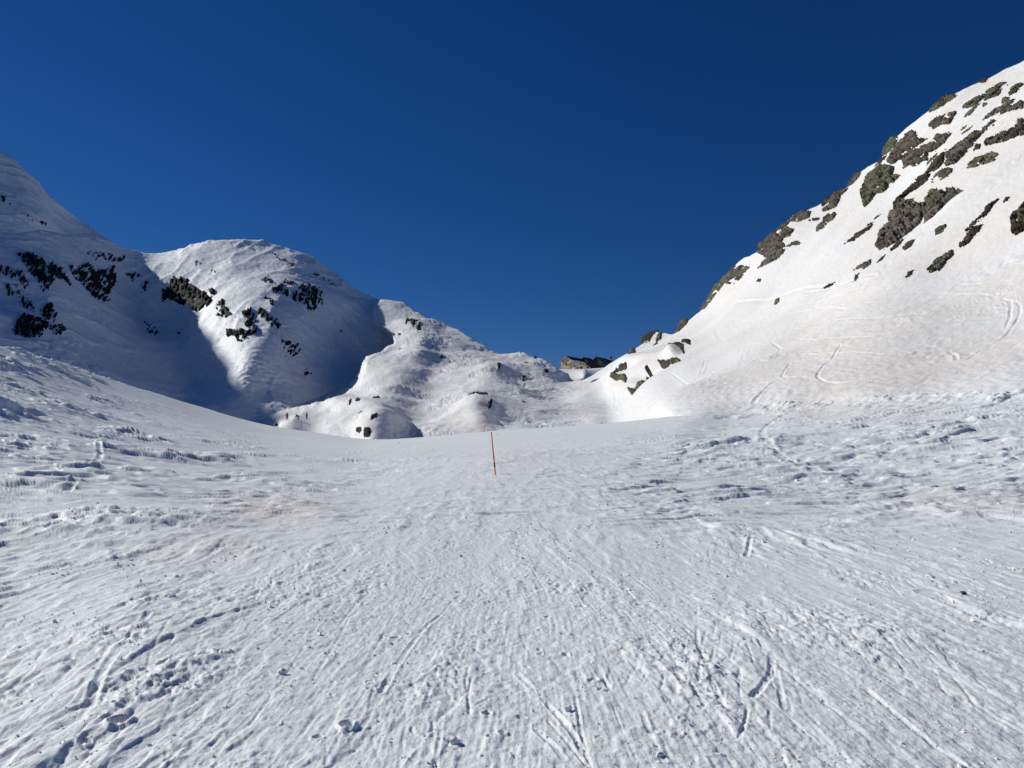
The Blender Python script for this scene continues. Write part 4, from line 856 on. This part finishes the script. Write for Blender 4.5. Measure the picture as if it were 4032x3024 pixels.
def window(root, u, v, z, w, h, axis='u'):
    bm = bmesh.new()
    t = .12
    if axis == 'u':
        for a in ((u - t, z - t, u + w + t, z), (u - t, z + h, u + w + t, z + h + t), (u - t, z, u, z + h), (u + w, z, u + w + t, z + h)): box(bm, a[0], v - .10, a[1], a[2], v + .05, a[3])
        fr = obj_bm('window', bm, M_WOOD, root); bm = bmesh.new(); box(bm, u, v - .03, z, u + w, v + .02, z + h)
        box(bm, u + w / 2 - .03, v - .07, z, u + w / 2 + .03, v - .031, z + h)
    else:
        for a in ((v - t, z - t, v + w + t, z), (v - t, z + h, v + w + t, z + h + t), (v - t, z, v, z + h), (v + w, z, v + w + t, z + h)): box(bm, u - .05, a[0], a[1], u + .10, a[2], a[3])
        fr = obj_bm('window', bm, M_WOOD, root); bm = bmesh.new(); box(bm, u - .02, v, z, u + .03, v + w, z + h)
    obj_bm('pane', bm, M_GLASS, fr)
h1 = empty('mountain_house', (HX, HY, HZ), ang, label='long cream stone house with dark slate roof on the snowy saddle', cat='building')
Z = lambda z: z - HZ
gable_house(h1, 10.6, 52, Z(80.9), Z(84.4), 5.0)
window(h1, 5.0, 0, Z(76.6), .9, 1.6)
for v in (6, 13, 42, 47): window(h1, 10.6, v, Z(76.8), .9, 1.3, 'v')
bm = bmesh.new(); box(bm, 10.61, 22, 4, 10.9, 38, Z(79.3)); obj_bm('dark_gap_panel', bm, M_GLASS, h1)  # solid dark panel stands in for the shaded gap in the side wall
for a_, b_ in ((18.5, 79.6), (38.5, 79.0)):
    bm = bmesh.new(); box(bm, 10.61, a_, 4, 11.2, a_ + 3, Z(b_)); obj_bm('pilaster', bm, M_PLASTER, h1)
h2 = empty('rear_barn', (HX, HY, HZ), ang, label='higher rear block with greenish sheet roof rising behind the long house', cat='building')
gable_house(h2, 13, 44, Z(80.4), Z(86.2), 6.5, M_SHED, u0=9.0, v0=31.0, boards=False, wallmat=M_ROOF)
bm = bmesh.new(); prism(bm, [(15.7, Z(86.6)), (16.4, Z(86.1)), (16.4, Z(86.6)), (15.7, Z(87.1))], 50, 72); obj_bm('roof_snow', bm, M_WHITE, h2)
bm = bmesh.new(); box(bm, 14.6, 56, Z(85.5), 15.9, 57.6, Z(89.0)); box(bm, 14.4, 55.8, Z(89.0), 16.1, 57.8, Z(89.3)); obj_bm('chimney', bm, M_ROOF, h2)
for v in (45, 66):
    bm = bmesh.new(); box(bm, 19, v, Z(80.5), 21.6, v + 2.2, Z(84.0)); obj_bm('dormer', bm, M_GLASS, h2)
h3 = empty('roof_turret', (HX, HY, HZ), ang, label='small gabled roof rising between the long roof and the rear block', cat='building')
gable_house(h3, 7, 12, Z(82.2), Z(85.3), 3.5, M_ROOF, u0=5.2, v0=22, z0=Z(78), boards=False, over=.5, wallmat=M_ROOF)
# low annex in front
aR = unp(2302, 1454, 574)
a4 = empty('house_annex', (aR.x - 11.9 * math.cos(math.radians(-14)), aR.y - 11.9 * math.sin(math.radians(-14)), 66), math.radians(-14), label='low cream annex with snow-covered gable roof in front of the long house', cat='building')
gable_house(a4, 11.9, 12, 73.2 - 66, 75.5 - 66, 5.6, M_ROOF, over=.9, thick=.25, snow=.7)
window(a4, 3.6, 0, 5.9, .9, .9); window(a4, 2.6, 0, 3.6, 1.3, 1.0); window(a4, 8.7, 0, 3.9, 1.3, 1.5)
bm = bmesh.new(); box(bm, 5.6, -.06, 1, 6.9, .05, 5.1); obj_bm('door', bm, M_GLASS, a4)
bm = bmesh.new(); tube(bm, (8.9, -.3, 7.0), (8.9, -.3, 7.7), .22, .1); obj_bm('wall_lamp', bm, M_WOOD, a4)
bm = bmesh.new(); prism(bm, [(12.0, 6.6), (16.2, 3.9), (16.2, 4.25), (12.0, 6.95)], .5, 5); obj_bm('lean_to_roof', bm, M_ROOF, a4)
bm = bmesh.new(); prism(bm, [(12.1, 6.96), (16.0, 4.4), (16.0, 4.8), (12.1, 7.4)], .4, 4.8); obj_bm('roof_snow', bm, M_WHITE, a4)
def snow_pile(name, p, r, hgt, label, cat, seed, group=None, sub=3, mat=None):
    bm = bmesh.new(); bmesh.ops.create_icosphere(bm, subdivisions=sub, radius=1.0)
    from mathutils import noise
    for v in bm.verts:
        n = noise.noise(v.co * 1.3 + Vector((seed, 0, 0))) * .45 + noise.noise(v.co * 3.1 + Vector((0, seed, 0))) * .22
        v.co = v.co * (1 + n); v.co.x *= r; v.co.y *= r * .9; v.co.z *= hgt
    o = obj_bm(name, bm, mat or M_WHITE, None, smooth=False); o.location = p; return tag(o, label, cat, group)
snow_pile('snow_heap', unp(2265, 1455, 570), 2.0, 1.9, 'small heap of snow against the annex door', 'snow heap', 3)
fl = empty('flagpole', unp(2220, 1456, 592), label='tall thin bare pole leaning left in front of the cream gable', cat='pole')
tp = unp(2216, 1418, 592) - fl.location
bm = bmesh.new(); tube(bm, (0, 0, -2), tp, .10, .07, 6); obj_bm('shaft', bm, M_STEEL, fl)
la = unp(2214, 1406, 603)
lm = empty('roof_antenna', la, label='small round antenna on a stalk above the left eave', cat='antenna')
bm = bmesh.new(); tube(bm, (0, 0, -3), (0, 0, .3), .06, .06, 6); obj_bm('mast', bm, M_STEEL, lm)
bm = bmesh.new(); tube(bm, (0, -.08, .6), (0, .08, .6), .5, .5, 12); obj_bm('dish', bm, M_STEEL, lm)
ms = empty('weather_mast', unp(2071, 1395, 420), label='little lattice mast standing on the knoll skyline', cat='mast')
bm = bmesh.new(); tube(bm, (0, 0, -1), (0, 0, 2.0), .06, .04, 6); obj_bm('mast', bm, M_STEEL, ms)
bm = bmesh.new(); tube(bm, (-.35, 0, 1.5), (.35, 0, 1.5), .03, .03, 5); obj_bm('crossbar', bm, M_STEEL, ms); bm = bmesh.new(); tube(bm, (-.25, 0, 1.0), (.25, 0, 1.0), .03, .03, 5); obj_bm('crossbar', bm, M_STEEL, ms)
sp = empty('skyline_post', unp(2563, 1316, 322), label='short dark signpost on the skyline of the right slope', cat='post')
bm = bmesh.new(); tube(bm, (0, 0, -1), (0, 0, 1.0), .07, .06, 6); obj_bm('post', bm, M_WOOD, sp)
bm = bmesh.new(); box(bm, -.28, -.03, .5, .28, .03, .9); obj_bm('board', bm, M_WOOD, sp)

# ------------------------------------------------------------------ marker poles
M_ORANGE = plain('orange_plastic', (0.90, 0.17, 0.03), .45, .4, var=.08)
M_BLACK = plain('black_band', (0.015, 0.015, 0.015), .5, .4)
def marker(layer, bx, by, tx, ty, label, r=.022, bands=(), mat=None, Dp=None, group='slope marker poles'):
    if Dp is None: b, _, D = pt(layer, bx, by)
    else: b = unp(bx, by, Dp); D = Dp
    t = unp(tx, ty, D * (b.y / b.y))
    root = empty('marker_pole', b, label=label, cat='marker pole', group=group); d = t - b
    bm = bmesh.new(); tube(bm, d * -.25, d, r, r * .9, 10); tube(bm, d, d * 1.004, r * .9, r * .3, 10); obj_bm('shaft', bm, mat or M_ORANGE, root, True)
    for a, c in bands:
        bm = bmesh.new(); tube(bm, d * a, d * c, r * 1.12, None, 10); obj_bm('band', bm, M_BLACK, root, True)
    return root
mp = marker('fore', 1951, 1866, 1934, 1701, 'tall orange marker pole with black bands leaning left, nearest in the trodden snow', .034, ((.395, .415), (.245, .29), (.18, .235)))
bm = bmesh.new(); tube(bm, (.02, 0, 1.88), (.10, -.02, 1.86), .012, .008, 6); obj_bm('clip', bm, M_ORANGE, mp)
marker('fore', 1907, 1706, 1906, 1674, 'small orange marker pole on the crest just behind the tall one', .05, Dp=126)
marker('fore', 1779, 1724, 1777, 1698, 'short dark marker pole on the crest left of the orange ones', .05, mat=M_STEEL, Dp=128)
marker('knoll', 1659, 1719, 1659, 1685, 'thin grey marker pole behind the crest, left of the short dark one', .05, mat=M_STEEL, Dp=165)
marker('knoll', 1187, 1676, 1187, 1657, 'thin grey marker pole below the three skiers', .05, mat=M_STEEL, Dp=208)

# ------------------------------------------------------------------ skiers
M_CLOTH = plain('black_ski_clothes', (0.006, 0.006, 0.009), .95, .02)
M_RED = plain('dark_red_jacket', (0.07, 0.012, 0.025), .85, .1)
M_GREEN = plain('grey_green_trousers', (0.10, 0.13, 0.12), .85, .1)
M_SKIN = plain('skin', (0.45, 0.28, 0.2), .6, .2)
M_SKI = plain('ski_surface', (0.04, 0.04, 0.06), .3, .5)
def skin_chain(name, verts, edges, mat, parent, sub=1):
    me = bpy.data.meshes.new(name); me.from_pydata([v[:3] for v in verts], edges, []); me.materials.append(mat)
    o = bpy.data.objects.new(name, me); COL.objects.link(o); o.parent = parent
    md = o.modifiers.new('skin', 'SKIN'); md.use_smooth_shade = True
    if not me.skin_vertices: me.attributes.new  # layer is made with the modifier
    for i, v in enumerate(verts):
        sv = me.skin_vertices[0].data[i]; rr_ = tuple(1.4 * q for q in (v[3] if isinstance(v[3], tuple) else (v[3], v[3]))); sv.radius = rr_; sv.use_root = (i == 0)
    ss = o.modifiers.new('subdivision', 'SUBSURF'); ss.levels = 1; ss.render_levels = 1
    return o
def person(loc, rz, label, lean=0.0, crouch=0.0, mat=None, legmat=None, stance=.14, arms=((.35, .2), (.35, .2)), ski=True, scale=1.0):
    root = empty('person', loc, rz, label=label, cat='person'); root.scale = (scale * 1.3,) * 3
    hz = .95 - .28 * crouch; ky = .05 + .22 * crouch; f = math.sin(lean); g = math.cos(lean)
    T = lambda s: (0, .02 + f * s, hz + g * s)                  # point up the spine
    V = [(0, 0, hz, (.15, .12)), (*T(.22), (.15, .11)), (*T(.44), (.19, .12)), (*T(.53), (.06, .06)), (*T(.60), (.075, .085)), (*T(.72), (.10, .11)), (*T(.80), (.075, .08))]
    E = [(0, 1), (1, 2), (2, 3), (3, 4), (4, 5), (5, 6)]
    for k, sx in enumerate((-1, 1)):
        a = len(V); out, fw = arms[k]; s = T(.46)
        V += [(sx * .20, s[1], s[2] - .01, .065), (sx * (.20 + .14 * out), s[1] + .10 * fw + f * .05, s[2] - .27, .052), (sx * (.22 + .35 * out), s[1] + .30 * fw + f * .12, s[2] - .47 + .1 * fw, .042), (sx * (.23 + .40 * out), s[1] + .37 * fw + f * .12, s[2] - .56 + .14 * fw, .045)]
        E += [(2, a), (a, a + 1), (a + 1, a + 2), (a + 2, a + 3)]
    o = skin_chain('body', V, E, mat or M_CLOTH, root)
    LV = [(0, 0, hz + .02, (.145, .12))]; LE = []
    for sx in (-1, 1):
        a = len(LV); LV += [(sx * .10, .0, hz - .08, .10), (sx * (.10 + stance * .4), ky, .50 - .06 * crouch, .072), (sx * (.10 + stance), -.02, .12, .055), (sx * (.10 + stance), .10, .055, .055)]
        LE += [(0, a), (a, a + 1), (a + 1, a + 2), (a + 2, a + 3)]
    skin_chain('trousers', LV, LE, legmat or M_CLOTH, root)
    if ski:
        for sx in (-1, 1):
            bm = bmesh.new(); x = sx * (.10 + stance); prism(bm, [(x - .05, 0.0), (x + .05, 0.0), (x + .05, .03), (x - .05, .03)], -.75, .80)
            for v in bm.verts:
                if v.co.y > .7: v.co.z += .08
            obj_bm('ski', bm, M_SKI, root)
            bm = bmesh.new(); out, fw = arms[0 if sx < 0 else 1]; s = T(.46)
            hnd = Vector((sx * (.23 + .40 * out), s[1] + .37 * fw + f * .12, s[2] - .56 + .14 * fw))
            tube(bm, hnd + Vector((0, 0, .10)), (hnd.x + sx * .12, hnd.y - .25, .02), .014, .010, 6); obj_bm('ski_pole', bm, M_SKI, root)
    bm = bmesh.new(); q = T(.73); bmesh.ops.create_uvsphere(bm, u_segments=10, v_segments=6, radius=.125)
    for v in bm.verts: v.co.z = max(v.co.z, -.02)
    hm = obj_bm('helmet', bm, M_CLOTH, root, True); hm.location = q
    bm = bmesh.new(); box(bm, -.075, .085, -.05, .075, .135, .01); gg = obj_bm('goggles', bm, M_GLASS, root); gg.location = q
    return root
p1, _, _ = pt('knoll', 1130, 1653); person(p1, math.radians(60), 'skier in black standing upright with one arm out, leftmost of the three', mat=M_CLOTH, arms=((.9, .2), (.3, .1)), stance=.2)
p2, _, _ = pt('knoll', 1174, 1655); person(p2, math.radians(80), 'skier bent far forward in the middle of the three', lean=.95, crouch=.35, legmat=M_GREEN, stance=.06, arms=((.1, .6), (.1, .6)))
p3, _, _ = pt('knoll', 1208, 1651); person(p3, math.radians(85), 'skier in dark red jacket standing sideways, rightmost of the three', mat=M_RED, stance=.05, arms=((.1, .8), (.1, .7)), lean=-.05)
p4 = unp(1089, 1671.5, 192); p4.z -= 1.68; person(p4, math.radians(10), 'head and shoulders of a person showing over the foreground snow crest', ski=False)
p5, _, _ = pt('saddle', 2309, 1465); person(p5, math.radians(70), 'lone skier sliding across the snow below the stone house', lean=.3, crouch=.25, arms=((.3, .7), (.3, .5)))

# ------------------------------------------------------------------ loose snow and a stone on the near surface
M_BLOCK = snow_mat('snow_block', [(9.0, .6, .02, None), (40.0, .6, .006, None)])
blocks = [(3499, 1768, .34, 'dark-sided snow block sticking up in the wind crust on the right'), (2367, 1673, .42, 'snow block on the crest right of the marker poles'), (184, 2112, .20, 'square snow block tipped on the left snow ridges'),
          (676, 2356, .09, 'small snow block with a dark shadow left of centre'), (514, 2369, .07, 'snow lump beside the small block left of centre'), (1108, 2655, .07, 'snow lump right of the long bright ski groove'),
          (1758, 2922, .06, 'crumbled snow lump low in the middle, left one'), (1786, 2930, .07, 'crumbled snow lump low in the middle, right one'), (3080, 1826, .30, 'tilted snow slab in the wind crust'), (3140, 1905, .22, 'broken snow slab in front of the tilted one'), (1570, 1750, .30, 'low snow lump near the crest left of the marker poles')]
for i, (x, y, r, lab) in enumerate(blocks):
    p, _, _ = pt('fore', x, y); snow_pile('snow_block', p + Vector((0, 0, r * .12)), r * .45, r * .35, lab, 'snow block', 10 + i * 3.1, 'loose snow blocks', 2, M_BLOCK)
p, _, _ = pt('fore', 3791, 2352); snow_pile('stone', p + Vector((0, 0, .01)), .035, .03, 'small brown stone half sunk in the snow on the right', 'stone', 77, sub=2, mat=M_GREY)
# crumbs broken out by ski edges: too many to count
cx, cy = [], []
rc = np.random.RandomState(3)
seeds = [(rc.uniform(0, 4032), rc.uniform(2000, 3020)) for _ in range(80)]
for sx, sy in seeds:
    n = rc.randint(8, 50); s = (sy - 1700) / 1300 * 90
    cx += list(sx + rc.normal(0, s, n)); cy += list(sy + rc.normal(0, s * .5, n))
cx += list(rc.uniform(0, 4032, 1400)); cy += list(rc.uniform(1950, 3100, 1400))
cx = np.array(cx); cy = np.clip(np.array(cy), 1900, 3150)
Pc, _, Dc = surf('fore', cx, cy); nC = len(cx)
ico = np.array([(0, 0, -1), (.72, -.53, -.45), (-.28, -.85, -.45), (-.89, 0, -.45), (-.28, .85, -.45), (.72, .53, -.45), (.28, -.85, .45), (-.72, -.53, .45), (-.72, .53, .45), (.28, .85, .45), (.89, 0, .45), (0, 0, 1)])
icf = np.array([(0,1,2),(1,0,5),(0,2,3),(0,3,4),(0,4,5),(1,5,10),(2,1,6),(3,2,7),(4,3,8),(5,4,9),(1,10,6),(2,6,7),(3,7,8),(4,8,9),(5,9,10),(6,10,11),(7,6,11),(8,7,11),(9,8,11),(10,9,11)])
rad = np.exp(rc.normal(math.log(.0045), .5, nC)) * np.clip(Dc / 6, .8, 2.2)
Vc = ico[None] * rad[:, None, None] * (1 + .5 * rc.uniform(-1, 1, (nC, 12, 1))) * rc.uniform(.6, 1.3, (nC, 1, 3)) + Pc[:, None, :]
Vc[..., 2] += rad[:, None] * .25
mesh_np('snow_crumbs', Vc.reshape(-1, 3), (icf[None] + 12 * np.arange(nC)[:, None, None]).reshape(-1, 3), M_BLOCK, smooth=False)['kind'] = 'stuff'
bpy.data.objects['snow_crumbs']['label'] = 'small crumbs of snow scattered over the trodden foreground'
